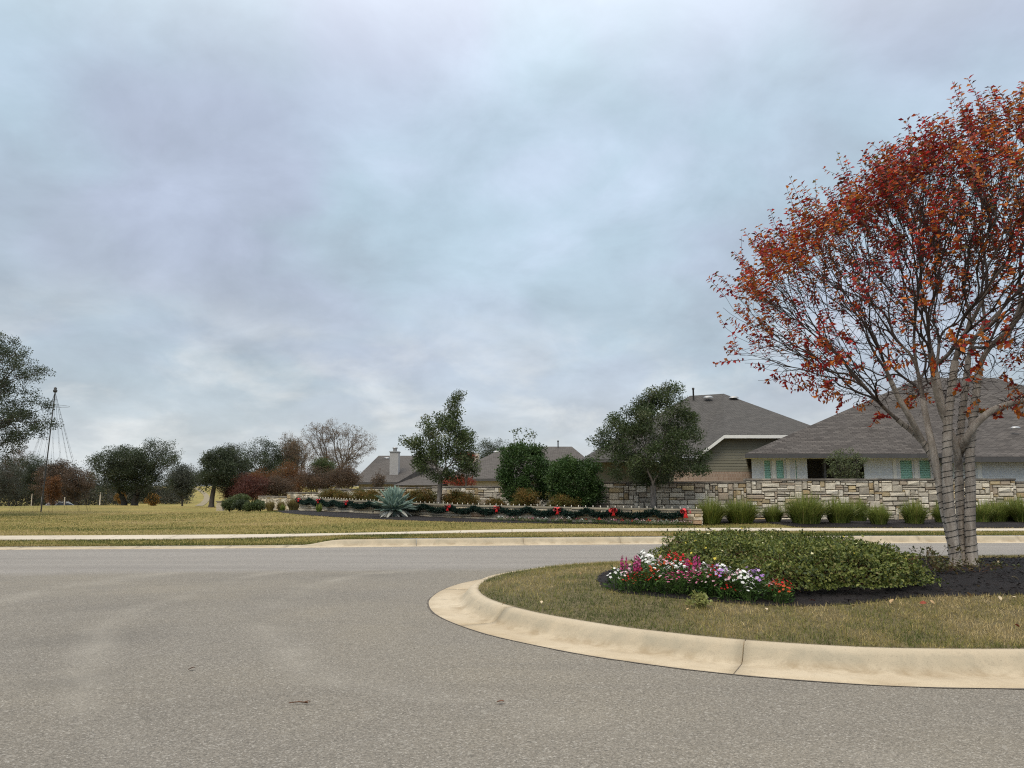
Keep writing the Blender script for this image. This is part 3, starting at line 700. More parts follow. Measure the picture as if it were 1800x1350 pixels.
def pick(pal):
    w_ = np.array([p[1] for p in pal], float); c = np.array(pal[rng.choice(len(pal), p=w_ / w_.sum())][0]) * rng.uniform(0.85, 1.12); return (*c, 1)
def ashlar(L, H, unit_w=0.09, unit_h=0.083):
    """random coursed rubble: rectangles packed on a fine grid"""
    nx, nz = max(2, int(L / unit_w)), max(2, int(H / unit_h)); uw, uh = L / nx, H / nz; g = np.zeros((nz, nx), bool); out = []
    for z in range(nz):
        for x in range(nx):
            if g[z, x]: continue
            h = int(rng.choice([1, 2, 3], p=[.30, .55, .15])); w_ = int(rng.integers(2, 8)) if h < 3 else int(rng.integers(2, 5))
            h = min(h, nz - z)
            w2 = 0
            while w2 < w_ and x + w2 < nx and not g[z, x + w2]: w2 += 1
            while h > 1 and g[z:z + h, x:x + w2].any(): h -= 1
            g[z:z + h, x:x + w2] = True; out.append((x * uw, z * uh, w2 * uw, h * uh))
    return out
def wall_panel(root, p0, p1, z0, z1, thick, mat, pal, cells, gap, names=('core', 'stone', 'coping'), cap=True, cap_h=0.07, cap_over=0.05, cap_len=0.9, capmat='cap_stone', cap_last=True):
    p0, p1 = np.array(p0[:2], float), np.array(p1[:2], float); L = np.linalg.norm(p1 - p0); a = math.atan2(*(p1 - p0)[::-1])
    # local x along the wall, local -y towards the viewer
    def put(o, x, z): o.location = (p0[0] + math.cos(a) * x, p0[1] + math.sin(a) * x, z0 + z); o.rotation_euler = (0, 0, a)
    o = MB().box(0.0, L, 0.02, thick, 0, z1 - z0).build(names[0], MATS['mortar'], root); put(o, 0, 0)
    for (x, z, w_, h) in cells:
        ww, hh = round((w_ - gap) / 0.02) * 0.02, round((h - gap) / 0.02) * 0.02
        if ww < 0.04 or hh < 0.03: continue
        s = link(names[1], stone_mesh(ww, hh, 0.06, int(rng.integers(0, 2))), root, MATS[mat]); put(s, x + gap / 2, z + gap / 2); s.color = pick(pal)
        s.location.x += -math.sin(a) * rng.uniform(-0.012, 0.012); s.location.y += math.cos(a) * rng.uniform(-0.012, 0.012)
    if cap:
        x = 0
        while x < L - 0.05:
            cl = min(cap_len * rng.uniform(0.8, 1.25), L - x); 
            if L - x - cl < 0.3: cl = L - x
            cm = MB().add([(v[0] + rng.normal(0, .004), v[1] + rng.normal(0, .006), v[2] + rng.normal(0, .004)) for v in box_vf(0.004, cl - 0.004, -cap_over, thick + cap_over, 0, cap_h)[0]], BOXF)
            o = cm.build(names[2], MATS[capmat], root); put(o, x, z1 - z0 + 0.003); x += cl
def perimeter(label, pts, tops, cat='wall'):
    c = (np.array(pts[0][:2]) + np.array(pts[-1][:2])) / 2
    root = empty('stone_wall', (0, 0, 0), label=label, cat=cat, group='sections of the limestone boundary wall')
    for i in range(len(pts) - 1):
        p0, p1 = pts[i], pts[i + 1]; L = math.hypot(p1[0] - p0[0], p1[1] - p0[1]); zb = min(zt1(*p0), zt1(*p1)) - 0.05
        zt_ = tops[i]; D = (p0[1] + p1[1]) / 2; k = 1.0 if D < 34 else 1.25
        wall_panel(root, p0, p1, zb, zt_, 0.35, 'limestone', LIME, ashlar(L, zt_ - zb, 0.092 * k, 0.083 * k), 0.018 * k)
    return root
def W(px, D): return (P(px, 862, D).x, D)
perimeter('limestone boundary wall, tall stretch behind the long row of grasses, grey coping', [W(1312, 28.6), W(1550, 28.5), W(1786, 28.4)], [1.76, 1.76])
perimeter('limestone boundary wall end piece a step lower at the right edge of the view', [W(1786, 28.45), W(1990, 28.4)], [1.66])
perimeter('limestone boundary wall stretch behind the bushy oak, ending at the tall stretch', [W(1040, 29.6), W(1312, 28.65)], [1.66])
perimeter('limestone boundary wall stretch behind the young upright oak and rusty shrubs', [W(760, 37.5), W(880, 34.4), W(1040, 29.8)], [1.53, 1.55])
perimeter('pale limestone boundary wall curving away behind the agave and rusty shrubs', [W(455, 54), W(505, 49), W(560, 45.5), W(640, 42), W(760, 37.6)], [0.95, 1.22, 1.42, 1.50])

# low entrance wall with garlands
sign_ctrl = [W(528, 38.2), W(617, 34.0), W(700, 31.7), W(800, 29.4), W(880, 28.1), W(980, 26.7), W(1080, 25.8), W(1232, 25.2)]
sc_ = catmull(sign_ctrl, 10); sd_ = np.r_[0, np.cumsum(np.linalg.norm(np.diff(sc_, axis=0), axis=1))]; SL = sd_[-1]
def on_sign(s): return np.array([np.interp(s, sd_, sc_[:, 0]), np.interp(s, sd_, sc_[:, 1])])
def sign_top(s): return float(np.interp(s, [0, SL * .3, SL * .55, SL], [1.05, 0.95, 0.86, 0.79]))
sign = empty('garden_wall', tuple(on_sign(SL / 2)) + (0,), label='low curved stacked-stone entrance wall hung with garlands and red bows', cat='wall')
sign.location = (0, 0, 0)
NS = 15
for i in range(NS):
    s0, s1 = SL * i / NS, SL * (i + 1) / NS; p0, p1 = on_sign(s0), on_sign(s1); L = np.linalg.norm(p1 - p0)
    zb = min(zt1(*p0), zt1(*p1)) - 0.06; zt_ = sign_top((s0 + s1) / 2) - 0.045; H = zt_ - zb
    cells = []; z = 0.0
    while z < H - 0.02:
        h = min(float(rng.uniform(0.075, 0.135)), H - z); h = H - z if H - z - h < 0.05 else h; x = 0.0
        while x < L - 0.02:
            w_ = min(float(rng.uniform(0.28, 0.85)), L - x); w_ = L - x if L - x - w_ < 0.15 else w_; cells.append((x, z, w_, h)); x += w_
        z += h
    wall_panel(sign, p0, p1, zb, zt_, 0.36, 'ledge_stone', LEDGE, cells, 0.012, cap_h=0.05, cap_over=0.06, cap_len=1.5, capmat='sign_cap')
def sgn_pt(s, out_, z): 
    p = on_sign(s); t = on_sign(min(s + .05, SL)) - on_sign(max(s - .05, 0)); t /= np.linalg.norm(t); nrm = np.array([t[1], -t[0]]); nrm = nrm if nrm[1] < 0 else -nrm; q = p + nrm * out_; return np.array([q[0], q[1], z])
def s_of(px):
    f = lambda s: (lambda p: 900 + FPX * p[0] / (p[1] * CP + (sign_top(s) - CAM_H) * SP))(on_sign(s))
    ss = np.linspace(0, SL, 400); return float(np.interp(px, [f(s) for s in ss], ss))
# right end face stones
pe = on_sign(SL); zb = zt1(*pe) - 0.06; H = sign_top(SL) - 0.045 - zb; tdir = on_sign(SL) - on_sign(SL - 0.3); ta = math.atan2(tdir[1], tdir[0]) + math.pi / 2
z = 0.0
while z < H - 0.02:
    h = min(float(rng.uniform(0.08, 0.13)), H - z); h = H - z if H - z - h < 0.05 else h
    s = link('stone', stone_mesh(0.36, round((h - 0.012) / 0.02) * 0.02, 0.06, 0), sign, MATS['ledge_stone']); s.location = (pe[0], pe[1], zb + z); s.rotation_euler = (0, 0, ta); s.color = pick(LEDGE); z += h

# mulch around the entrance wall and below the grasses
cols_px = [470, 500, 545, 620, 700, 800, 900, 1000, 1100, 1230, 1330, 1400, 1500, 1650, 1800, 2000]
front_y = [897, 902, 906.5, 911, 914.5, 917.5, 919.5, 921, 922, 923.5, 926, 931, 932, 932, 932, 932]
back_D = [44, 44, 46, 43, 40, 37, 34.6, 32, 30.3, 29.3, 29, 28.9, 28.9, 28.9, 28.9, 28.9]
def gt(px, py):
    z = 0.3
    for _ in range(12): p = G(px, py, z); z = zt1(p.x, p.y)
    return p
cx = np.linspace(470, 2000, 120); fy = np.interp(cx, cols_px, front_y); bd = np.interp(cx, cols_px, back_D); V = []; KR = 9; BED = []
for x, y, b in zip(cx, fy, bd):
    p = gt(x, y); q = P(x, 862, b); lim = float(sw0(p.x)) + 1.27
    if p.y < lim: p = Vector((p.x, lim, 0))
    BED.append((p.x, p.y, q.x, q.y))
    for k in range(KR + 1):
        t = k / KR; X_ = p.x * (1 - t) + q.x * t; Y_ = p.y * (1 - t) + q.y * t; V.append((X_, Y_, zt1(X_, Y_) + (0.004 if k == 0 else 0.045) + rng.uniform(0, 0.015)))
F = [(i * (KR + 1) + k, (i + 1) * (KR + 1) + k, (i + 1) * (KR + 1) + k + 1, i * (KR + 1) + k + 1) for i in range(len(cx) - 1) for k in range(KR)]
link('mulch_bed', pd('mulch_bed', V, F, True), None, MATS['mulch'])['kind'] = 'structure'
bed_poly = [(a, b) for a, b, _, _ in BED] + [(c, d) for _, _, c, d in reversed(BED)]
X, Y, e_ = far_turf
keep = ~in_poly(bed_poly, X, Y); X, Y, e_ = X[keep], Y[keep], e_[keep]
g = link('turf', blades_mesh('turf', X, Y, zt(X, Y) - 0.008, 0.055, 0.020 + 0.0006 * e_, 0.8, lawn_cols(X * 0.22, Y * 0.5, 0.02 + 0.25 * np.exp(-((e_ - 1.0) / 0.8) ** 2), 11)), None, MATS['blade'])
tag(g, 'short straw yellow lawn turf beyond the road and along the verge', 'grass', kind='stuff')

# ================================================================== HOUSES
def uv_polys(name, polys, mat, parent):
    """planar faces with a UV map in metres: u along the level, v up the slope"""
    V, F, UV = [], [], []
    for poly in polys:
        pts = [Vector(p) for p in poly]; n = len(V); V += pts; F.append(tuple(range(n, n + len(pts))))
        nrm = Vector((0, 0, 0))
        for i in range(len(pts)): nrm += (pts[i] - pts[0]).cross(pts[(i + 1) % len(pts)] - pts[0])
        nrm.normalize(); u = Vector((0, 0, 1)).cross(nrm); u = u.normalized() if u.length > 1e-4 else Vector((1, 0, 0)); v = nrm.cross(u)
        UV += [((p).dot(u), (p).dot(v)) for p in pts]
    me = pd(name, V, F); l = me.uv_layers.new(name='UVMap')
    for i, uvc in enumerate(UV): l.data[i].uv = uvc
    return link(name, me, parent, mat)
def bar(p0, p1, w_, h):
    """square timber between two points, h tall hanging down"""
    p0, p1 = Vector(p0), Vector(p1); t = (p1 - p0).normalized(); s = Vector((-t.y, t.x, 0)).normalized() * w_ / 2; up = Vector((0, 0, h))
    return [p0 - s - up, p1 - s - up, p1 + s - up, p0 + s - up, p0 - s, p1 - s, p1 + s, p0 + s], BOXF
def roof_vent(parent, loc, rz=0, s=1.0):
    V, F = lathe_vf([(0.0, 0.16), (0.16, 0.14), (0.26, 0.06), (0.27, 0.0)], 10); o = link('roof_vent', pd('roof_vent', V, F, True), parent, MATS['metal_grey'])
    o.location = loc; o.scale = (s * 1.3, s * 0.9, s); return o
def pipe(parent, p, h, r=0.06):
    m_ = MB(); V, F = lathe_vf([(r, -0.4), (r, h), (r * 1.5, h), (r * 1.5, h + 0.12), (0, h + 0.14)], 8); o = link('vent_pipe', pd('vent_pipe', V, F, True), parent, MATS['pipe_dark']); o.location = p; return o
def window_unit(parent, x0, x1, y, z0, z1, mat_frame='trim_white', blinds=True, cols=1):
    root = MB().box(x0 - 0.008, x1 + 0.008, y - 0.03, y + 0.04, z1 - .03, z1 + 0.012).box(x0 - 0.008, x0 + .025, y - 0.03, y + 0.04, z0, z1 - .032).box(x1 - .025, x1 + 0.008, y - 0.03, y + 0.04, z0, z1 - .032).box(x0 - 0.1, x1 + 0.1, y - 0.11, y + 0.04, z0 - 0.07, z0 - .002).build('window', MATS[mat_frame], parent)
    MB().box(x0, x1, y - 0.002, y + 0.006, z0, z1).build('pane', MATS['window_glass'], root)
    if blinds:
        n = int((z1 - z0) / 0.075)
        for k in range(n):
            zc_ = z0 + (k + 0.5) * (z1 - z0) / n
            b = MB().add([(x0 + 0.02, y + 0.012, zc_ - 0.032), (x1 - 0.02, y + 0.012, zc_ - 0.032), (x1 - 0.02, y + 0.022, zc_ - 0.030), (x0 + 0.02, y + 0.022, zc_ - 0.030),
                          (x0 + 0.02, y + 0.040, zc_ + 0.036), (x1 - 0.02, y + 0.040, zc_ + 0.036), (x1 - 0.02, y + 0.050, zc_ + 0.034), (x0 + 0.02, y + 0.050, zc_ + 0.034)], BOXF).build('blind_slat', MATS['shutter_green'], root)
    return root

# --- white brick bungalow on the right
hw = empty('house', (20, 40, 0.3), label='white brick bungalow with broad brown hip roof and green blinds behind the wall', cat='house'); hw.location = (0, 0, 0)
D0 = 34.0; ez = 2.97
xl = XA(1322, D0)
def xw(px): return XA(px, D0)
cA, cB, cC, cD = (XA(1313, 33.3), 33.3, ez), (33, 33.3, ez), (36, 51, ez), (XA(1318, 51), 51, ez)
r1 = P(1618, 664, 42); r2 = Vector((26.6, 42, r1.z))
uv_polys('roof', [[cA, cB, tuple(r2), tuple(r1)], [cB, cC, tuple(r2)], [cC, cD, tuple(r1), tuple(r2)], [cD, cA, tuple(r1)]], MATS['shingle_brown'], hw)
fm = MB()
for a, b in ((cA, (XA(1722, 33.3), 33.3, ez)), (cD, cA)): fm.add(*bar(Vector(a) - Vector((0, 0, 0.012)), Vector(b) - Vector((0, 0, 0.012)), 0.05, 0.17))
fm.build('fascia', MATS['fascia_dark'], hw)
uv_polys('soffit', [[(cA[0], 33.33, ez - 0.185), (cA[0], D0 + 0.02, ez - 0.185), (cB[0], D0 + 0.02, ez - 0.185), (cB[0], 33.33, ez - 0.185)]], MATS['trim_white'], hw)
# front walls, left to right; the porch is a real recess
def wallbox(name, x0, x1, y0, y1, mat, z0=-0.2, z1=None):
    z1 = ez - 0.19 if z1 is None else z1
    return uv_polys(name, [[(x0, y0, z0), (x1, y0, z0), (x1, y0, z1), (x0, y0, z1)], [(x1, y0, z0), (x1, y1, z0), (x1, y1, z1), (x1, y0, z1)], [(x0, y1, z0), (x0, y0, z0), (x0, y0, z1), (x0, y1, z1)], [(x1, y1, z0), (x0, y1, z0), (x0, y1, z1), (x1, y1, z1)]], MATS[mat], hw)
def wall_open(name, x0, x1, y0, y1, mat, openings, z0=-0.2, z1=None):
    """front wall strip with window openings cut, returns built with reveals"""
    z1 = ez - 0.19 if z1 is None else z1; polys = []; x = x0
    for (a, b, c, d) in openings:
        polys += [[(x, y0, z0), (a, y0, z0), (a, y0, z1), (x, y0, z1)], [(a, y0, z0), (b, y0, z0), (b, y0, c), (a, y0, c)], [(a, y0, d), (b, y0, d), (b, y0, z1), (a, y0, z1)],
                  [(a, y0, c), (a, y0 + .14, c), (a, y0 + .14, d), (a, y0, d)], [(b, y0 + .14, c), (b, y0, c), (b, y0, d), (b, y0 + .14, d)], [(a, y0 + .14, c), (a, y0, c), (b, y0, c), (b, y0 + .14, c)]]
        x = b
    polys += [[(x, y0, z0), (x1, y0, z0), (x1, y0, z1), (x, y0, z1)], [(x1, y0, z0), (x1, y1, z0), (x1, y1, z1), (x1, y0, z1)], [(x0 * y1 / y0, y1, z0), (x0, y0, z0), (x0, y0, z1), (x0 * y1 / y0, y1, z1)]]
    return uv_polys(name, polys, MATS[mat], hw)
wz0, wz1 = 1.15, 2.755
w1a, w1b, w1c, w1d = xw(1344), xw(1358), xw(1365), xw(1381)
wall_open('wall', xw(1323), xw(1421), D0, D0 + 6, 'white_brick', [(w1a, w1b, wz0, wz1), (w1c, w1d, wz0, wz1), (xw(1399), xw(1404), wz0, wz1)])
wall_open('wall', xw(1521), xw(1724), D0, D0 + 6, 'white_brick', [(xw(1584), xw(1608), wz0, wz1), (xw(1618), xw(1640), wz0, wz1)])
for a, b in ((w1a, w1b), (w1c, w1d), (xw(1399), xw(1404)), (xw(1584), xw(1608)), (xw(1618), xw(1640))):
    window_unit(hw, a + 0.012, b - 0.012, D0 + 0.035, wz0 + 0.02, wz1 - 0.015)
    MB().box(a - 0.01, b + 0.01, D0 + 0.30, D0 + 0.34, wz0 - .1, wz1 + .1).build('room_wall', MATS['shutter_green'], hw)
for px in (1361.5, 1387, 1575, 1613): MB().box(xw(px) - 0.075, xw(px) + 0.075, D0 - 0.03, D0 - 0.003, -0.2, ez - 0.2).build('window_trim', MATS['trim_white'], hw)
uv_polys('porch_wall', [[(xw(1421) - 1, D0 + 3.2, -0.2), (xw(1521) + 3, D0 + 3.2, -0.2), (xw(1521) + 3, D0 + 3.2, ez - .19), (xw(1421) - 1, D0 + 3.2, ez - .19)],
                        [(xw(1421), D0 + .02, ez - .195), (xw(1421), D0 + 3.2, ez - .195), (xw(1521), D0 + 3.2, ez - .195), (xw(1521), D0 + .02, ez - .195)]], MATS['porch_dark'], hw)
MB().box(xw(1432), xw(1447), D0 + 3.12, D0 + 3.19, -0.2, 2.2).build('door', MATS['fascia_dark'], hw)
MB().box(xw(1452), xw(1456), D0 + 0.1, D0 + 0.3, -0.2, ez - .2).build('porch_post', MATS['fascia_dark'], hw)
# right wing with its own hip
e2 = 2.74; wA, wB = (XA(1716, 31), 31.0, e2), (34.0, 31.0, e2); k1 = P(1752, 706, 38.5); k2 = Vector((30.0, 38.5, k1.z)); wD = (XA(1716, 31), 40.0, e2 + .1)
uv_polys('wing_roof', [[wA, wB, tuple(k2), tuple(k1)], [wD, wA, tuple(k1)], [wB, (34, 41, e2), tuple(k2)], [wD, tuple(k1), tuple(k2), (34, 41, e2)]], MATS['shingle_brown'], hw)
fm = MB()
for a, b in ((wA, wB), (wD, wA)): fm.add(*bar(Vector(a) - Vector((0, 0, 0.012)), Vector(b) - Vector((0, 0, 0.012)), 0.05, 0.20))
fm.build('fascia', MATS['fascia_dark'], hw)
wallbox('wall', XA(1723, 31.6), 33.5, 31.6, 38, 'white_brick', z1=e2 - 0.12)
MB().box(XA(1721.5, 31.6), XA(1728, 31.6), 31.56, 31.6 - .003, -0.2, e2 - .2).build('corner_trim', MATS['trim_white'], hw)
o = roof_vent(hw, P(1785, 753, 33.6) + Vector((0, 0, 0.0)), s=0.6)

# --- olive siding house
hs = empty('house', (0, 0, 0), label='olive lap-siding house with steep grey hip roof and brick base, beside the bushy oak', cat='house')
DS = 47.0
A_, B_, C_ = P(1222, 803, 46.4), P(1273, 764, 46.4), P(1470, 767, 46.4); C_.z = B_.z
R1, R0 = P(1272, 692, 55), P(1213, 700, 55); R0.z = R1.z - 0.15
C2 = Vector((C_.x, 64, B_.z)); L0 = P(1025, 808, 51); L1 = Vector((L0.x, 64, L0.z)); A2 = Vector((A_.x - 0.3, A_.y, A_.z))
tri = lambda *p: [tuple(q) for q in p]
uv_polys('roof', [tri(A_, B_, R1, R0), tri(B_, C_, R1), tri(C_, C2, R1), tri(L0, A_, R0), tri(L1, L0, R0), tri(C2, L1, R0, R1)], MATS['shingle_grey'], hs)
fm = MB()
for a, b in ((A_, B_), (B_, C_)): fm.add(*bar(a - Vector((0, 0, 0.02)), b - Vector((0, 0, 0.02)), 0.06, 0.20))
fm.build('rake_trim', MATS['trim_white'], hs)
MB().add(*bar(L0 - Vector((0, 0, .02)), A_ - Vector((0, 0, .02)), 0.06, 0.18)).build('fascia', MATS['fascia_dark'], hs)
bz = P(1300, 829, DS).z; x0s, x1s = P(1185, 862, DS).x, P(1480, 862, DS).x
nb = 12; hgt = (B_.z - 0.2 - bz) / nb
def rake_x(z):     # left end of the siding follows the rake
    t = (z - A_.z) / (B_.z - A_.z); return x0s if t < 0 else A_.x + (B_.x - A_.x) * min(t, 1)
for k in range(nb):
    za, zb_ = bz + k * hgt, bz + (k + 1) * hgt - 0.004; xa, xb = rake_x(za + 0.2), rake_x(zb_ + 0.2)
    xa, xb = max(xa, x0s), max(xb, x0s)
    MB().add([(xa, DS - 0.035, za), (x1s, DS - 0.035, za), (x1s, DS + 0.05, za), (xa, DS + 0.05, za), (xb, DS - 0.010, zb_), (x1s, DS - 0.010, zb_), (x1s, DS + 0.05, zb_), (xb, DS + 0.05, zb_)], BOXF).build('siding_board', MATS['siding'], hs)
uv_polys('brick_base', [[(x0s, DS - 0.06, -0.3), (x1s, DS - 0.06, -0.3), (x1s, DS - 0.06, bz - 0.01), (x0s, DS - 0.06, bz - 0.01)], [(x0s, DS - 0.06, bz - 0.01), (x1s, DS - 0.06, bz - 0.01), (x1s, DS + .1, bz - 0.01), (x0s, DS + .1, bz - 0.01)]], MATS['tan_brick'], hs)
uv_polys('wall', [[(x0s, DS + 0.06, -0.3), (x1s, DS + 0.06, -0.3), (x1s, DS + 0.06, A_.z - .1), (x0s, DS + 0.06, A_.z - .1)], [(x0s, DS + .06, -.3), (x0s, DS + .06, A_.z - .2), (x0s, 63, A_.z - .2), (x0s, 63, -.3)], [(L0.x + .5, 51.5, -.3), (x0s, 51.5, -.3), (x0s, 51.5, L0.z - .1), (L0.x + .5, 51.5, L0.z - .1)]], MATS['siding'], hs)
pipe(hs, P(1219, 700, 54.2), 0.62)
roof_vent(hs, P(1245, 699.5, 54.0), s=1.0); roof_vent(hs, P(1290, 700, 53.6), s=1.0)

# --- far bungalow with brown hip roof
def hip_house(label, e0, e1, Df, Db, ez_, rx0, rx1, rz_, Dr, mat, wallmat='beige_wall'):
    h = empty('house', (0, 0, 0), label=label, cat='house')
    a, b, c, d = (e0, Df, ez_), (e1, Df, ez_), (e1, Db, ez_), (e0, Db, ez_); p, q = (rx0, Dr, rz_), (rx1, Dr, rz_)
    uv_polys('roof', [[a, b, q, p], [b, c, q], [c, d, p, q], [d, a, p]], MATS[mat], h)
    fm = MB()
    for u, v in ((a, b), (d, a), (b, c)): fm.add(*bar(Vector(u) - Vector((0, 0, .012)), Vector(v) - Vector((0, 0, .012)), .05, .18))
    fm.build('fascia', MATS['fascia_dark'], h)
    MB().box(e0 + .5, e1 - .5, Df + .5, Db - .5, -1.2, ez_ - .1).build('wall', MATS[wallmat], h); return h
rz_ = P(890, 785, 67).z
hf = hip_house('far brown-roofed bungalow between the young upright oak and the dark evergreen', P(775, 862, 60).x, P(1075, 862, 60).x, 60, 74, 2.3, P(890, 862, 67).x, P(1006, 862, 67).x, rz_, 67, 'shingle_far')
pipe(hf, P(981, 785, 66.8), 0.40, 0.05)
roof_vent(hf, P(873, 795, 66.0), s=0.9)
o = MB().box(P(826, 862, 66).x, P(842, 862, 66).x, 66, 67, 2.5, P(830, 797, 66).z).build('chimney', MATS['beige_wall'], hf)
for px, py in ((996, 809), (1012, 810), (912, 787)): roof_vent(hf, P(px, py, 63.6 if py > 800 else 66.6), s=0.5)
# --- left house with the tall chimney
rz_ = P(690, 801, 74).z
hl = hip_house('far grey-roofed house with a tall brick chimney, behind the agave', P(618, 862, 66).x, P(800, 862, 66).x, 66, 84, 2.1, P(664, 862, 74).x, P(745, 862, 74).x, rz_, 74, 'shingle_far')
# lower front wing of that house
wz = P(742, 822, 64.5).z
uv_polys('wing_roof', [tri(P(690, 853, 60.5), P(800, 853, 60.5), Vector((P(770, 862, 67).x, 67, wz)), Vector((P(742, 862, 64.5).x, 64.5, wz))), tri(Vector((P(690, 862, 60.5).x, 72, 1.7)), P(690, 853, 60.5), Vector((P(742, 862, 64.5).x, 64.5, wz)))], MATS['shingle_far'], hl)
chx0, chx1 = P(684, 862, 68).x, P(699, 862, 68).x; chz = P(690, 795, 68).z
uv_polys('chimney', [[(chx0, 68, .5), (chx1, 68, .5), (chx1, 68, chz), (chx0, 68, chz)], [(chx1, 68, .5), (chx1, 69, .5), (chx1, 69, chz), (chx1, 68, chz)], [(chx0, 69, .5), (chx0, 68, .5), (chx0, 68, chz), (chx0, 69, chz)], [(chx0, 68, chz), (chx1, 68, chz), (chx1, 69, chz), (chx0, 69, chz)]], MATS['chimney_brick'], hl)
ch = bpy.data.objects[hl.children[-1].name]
MB().box(chx0 - .06, chx1 + .06, 67.94, 69.06, chz + .003, chz + .08).build('chimney_cap', MATS['metal_grey'], ch)
V, F = lathe_vf([(.17, 0), (.17, .28), (.24, .28), (.24, .36), (0, .42)], 10); o = link('flue', pd('flue', V, F, True), ch, MATS['metal_grey']); o.location = ((chx0 + chx1) / 2, 68.5, chz + .08)
roof_vent(hl, P(680, 806, 73.0), s=0.8)

# ================================================================== TREES
b = on_ground(-150, 38)
NEAR_OAK = ('live_oak', 'large dark green live oak reaching in at the left edge of the view', 'tree', b, (b.x, 38, 6.0), (6, 5, 3.2), OAK)
tree_px('live_oak', 'broad dark live oak with low spreading trunks in the middle of the left lawn horizon', 150, 322, 770, 888, 66, OAK, tx=232, n_tips=520, m=95, rc=0.36, size=0.105, trunk_r=0.40, fork=0.28, stems=3, lumps=16, lump=0.42, deep=0.8)
tree_px('oak_tree', 'dark oak with a single leaning trunk standing left of the maroon thicket', 332, 425, 782, 872, 58, OAK, tx=373, n_tips=260, m=95, rc=0.27, size=0.10, trunk_r=0.18, fork=0.5, lumps=11)
tree_px('oak_tree', 'grey-green oak rising behind the maroon and rust thicket', 420, 512, 772, 870, 78, OAK, n_tips=210, m=75, rc=0.36, size=0.12, trunk_r=0.3, fork=0.3)
tree_px('oak_tree', 'olive oak crown behind the single-trunk oak, higher up the slope', 372, 452, 780, 862, 88, GREYOAK, n_tips=180, m=70, rc=0.40, size=0.13, trunk_r=0.3, fork=0.3)
tree_px('oak_tree', 'dull green oak crown just left of the wide leafless tree', 470, 540, 765, 862, 92, GREYOAK, n_tips=170, m=65, rc=0.42, size=0.13, trunk_r=0.3, fork=0.3)
tree_px('bare_tree', 'wide leafless tree with a few tan leaves left of the chimney house', 530, 668, 738, 838, 72, BARE, tx=594, n_tips=1500, m=12, rc=0.13, size=0.075, trunk_r=0.30, fork=0.35, bark_m='bare_bark', rtip=0.0075, pw=0.46, lumps=18, lump=0.40, leaf_m='autumn_leaf', spread=0.7)
tree_px('bare_tree', 'smaller twiggy leafless tree just left of the wide leafless one', 490, 560, 756, 840, 80, BARE, tx=525, n_tips=800, m=14, rc=0.16, size=0.08, trunk_r=0.2, fork=0.35, bark_m='bare_bark', rtip=0.009, pw=0.44, leaf_m='autumn_leaf')
for px0, px1, yt, yb, D, pal, lab in (
        (380, 442, 828, 886, 60, MAROON, 'maroon leafed thicket tree at the left end of the hedge line'),
        (425, 490, 822, 882, 62, RUSTT, 'rust brown thicket tree between the maroon one and the mixed brown one'),
        (405, 470, 836, 886, 57, MAROON, 'low maroon thicket bush in front of the rust brown thicket tree'),
        (478, 548, 812, 876, 63, RUSTT, 'tall rust orange thicket tree behind the curving pale wall'),
        (455, 530, 838, 880, 59, BROWN, 'low brown thicket bush above the left end of the pale wall'),
        (520, 600, 822, 870, 61, BROWN, 'grey brown thicket tree below the leafless trees'),
        (548, 590, 806, 846, 64, GREENT, 'small green tree standing in the brown thicket'),
        (572, 640, 820, 864, 60, BROWN, 'grey brown bush in front of the chimney house roof')):
    tree_px('thicket_tree', lab, px0, px1, yt, yb, D, pal, n_tips=200, m=60, rc=0.28, size=0.085, trunk_r=0.08, fork=0.15, stems=3, rtip=0.010, leaf_m='autumn_leaf', bark_m='bare_bark', group='thicket along the boundary')
for px0, px1, yt, yb, D, pal, lab in (
        (-70, 40, 800, 880, 100, GREYOAK, 'grey-green oak far back at the left edge below the near oak'),
        (25, 95, 802, 882, 106, OAK, 'dark far oak behind the light-string pole'),
        (62, 128, 812, 884, 98, BROWN, 'brownish far tree right of the light-string pole'),
        (80, 108, 832, 884, 94, RUSTT, 'narrow orange far tree behind the street lamp'),
        (115, 160, 822, 884, 96, BROWN, 'russet brown far tree beside the broad live oak'),
        (-20, 60, 790, 880, 125, BROWN, 'leafless brown far tree top between the two dark oaks'),
        (296, 350, 818, 872, 84, GREYOAK, 'pale grey-green slender tree right of the broad live oak'),
        (258, 278, 868, 888, 90, YELLOW, 'little golden-orange tree under the broad live oak'),
        (205, 220, 866, 884, 92, YELLOW, 'tiny yellow tree left of the broad live oak trunks')):
    ksz = min(1.0, (px1 - px0) / 60); tree_px('far_tree', lab, px0, px1, yt, yb + (10 if ksz > .5 else 3), D, pal, n_tips=int(60 + 180 * ksz), m=int(30 + 55 * ksz), rc=0.12 + 0.28 * ksz, size=0.10 + 0.03 * ksz, trunk_r=0.05 + 0.11 * ksz, fork=0.3, rtip=0.014, group='trees beyond the lawn crest', leaf_m='leaf')
tree_px('far_tree', 'dark round oak top showing above the far bungalow roof', 832, 906, 762, 850, 98, OAK, n_tips=220, m=70, rc=0.38, size=0.13, trunk_r=0.3, fork=0.3)
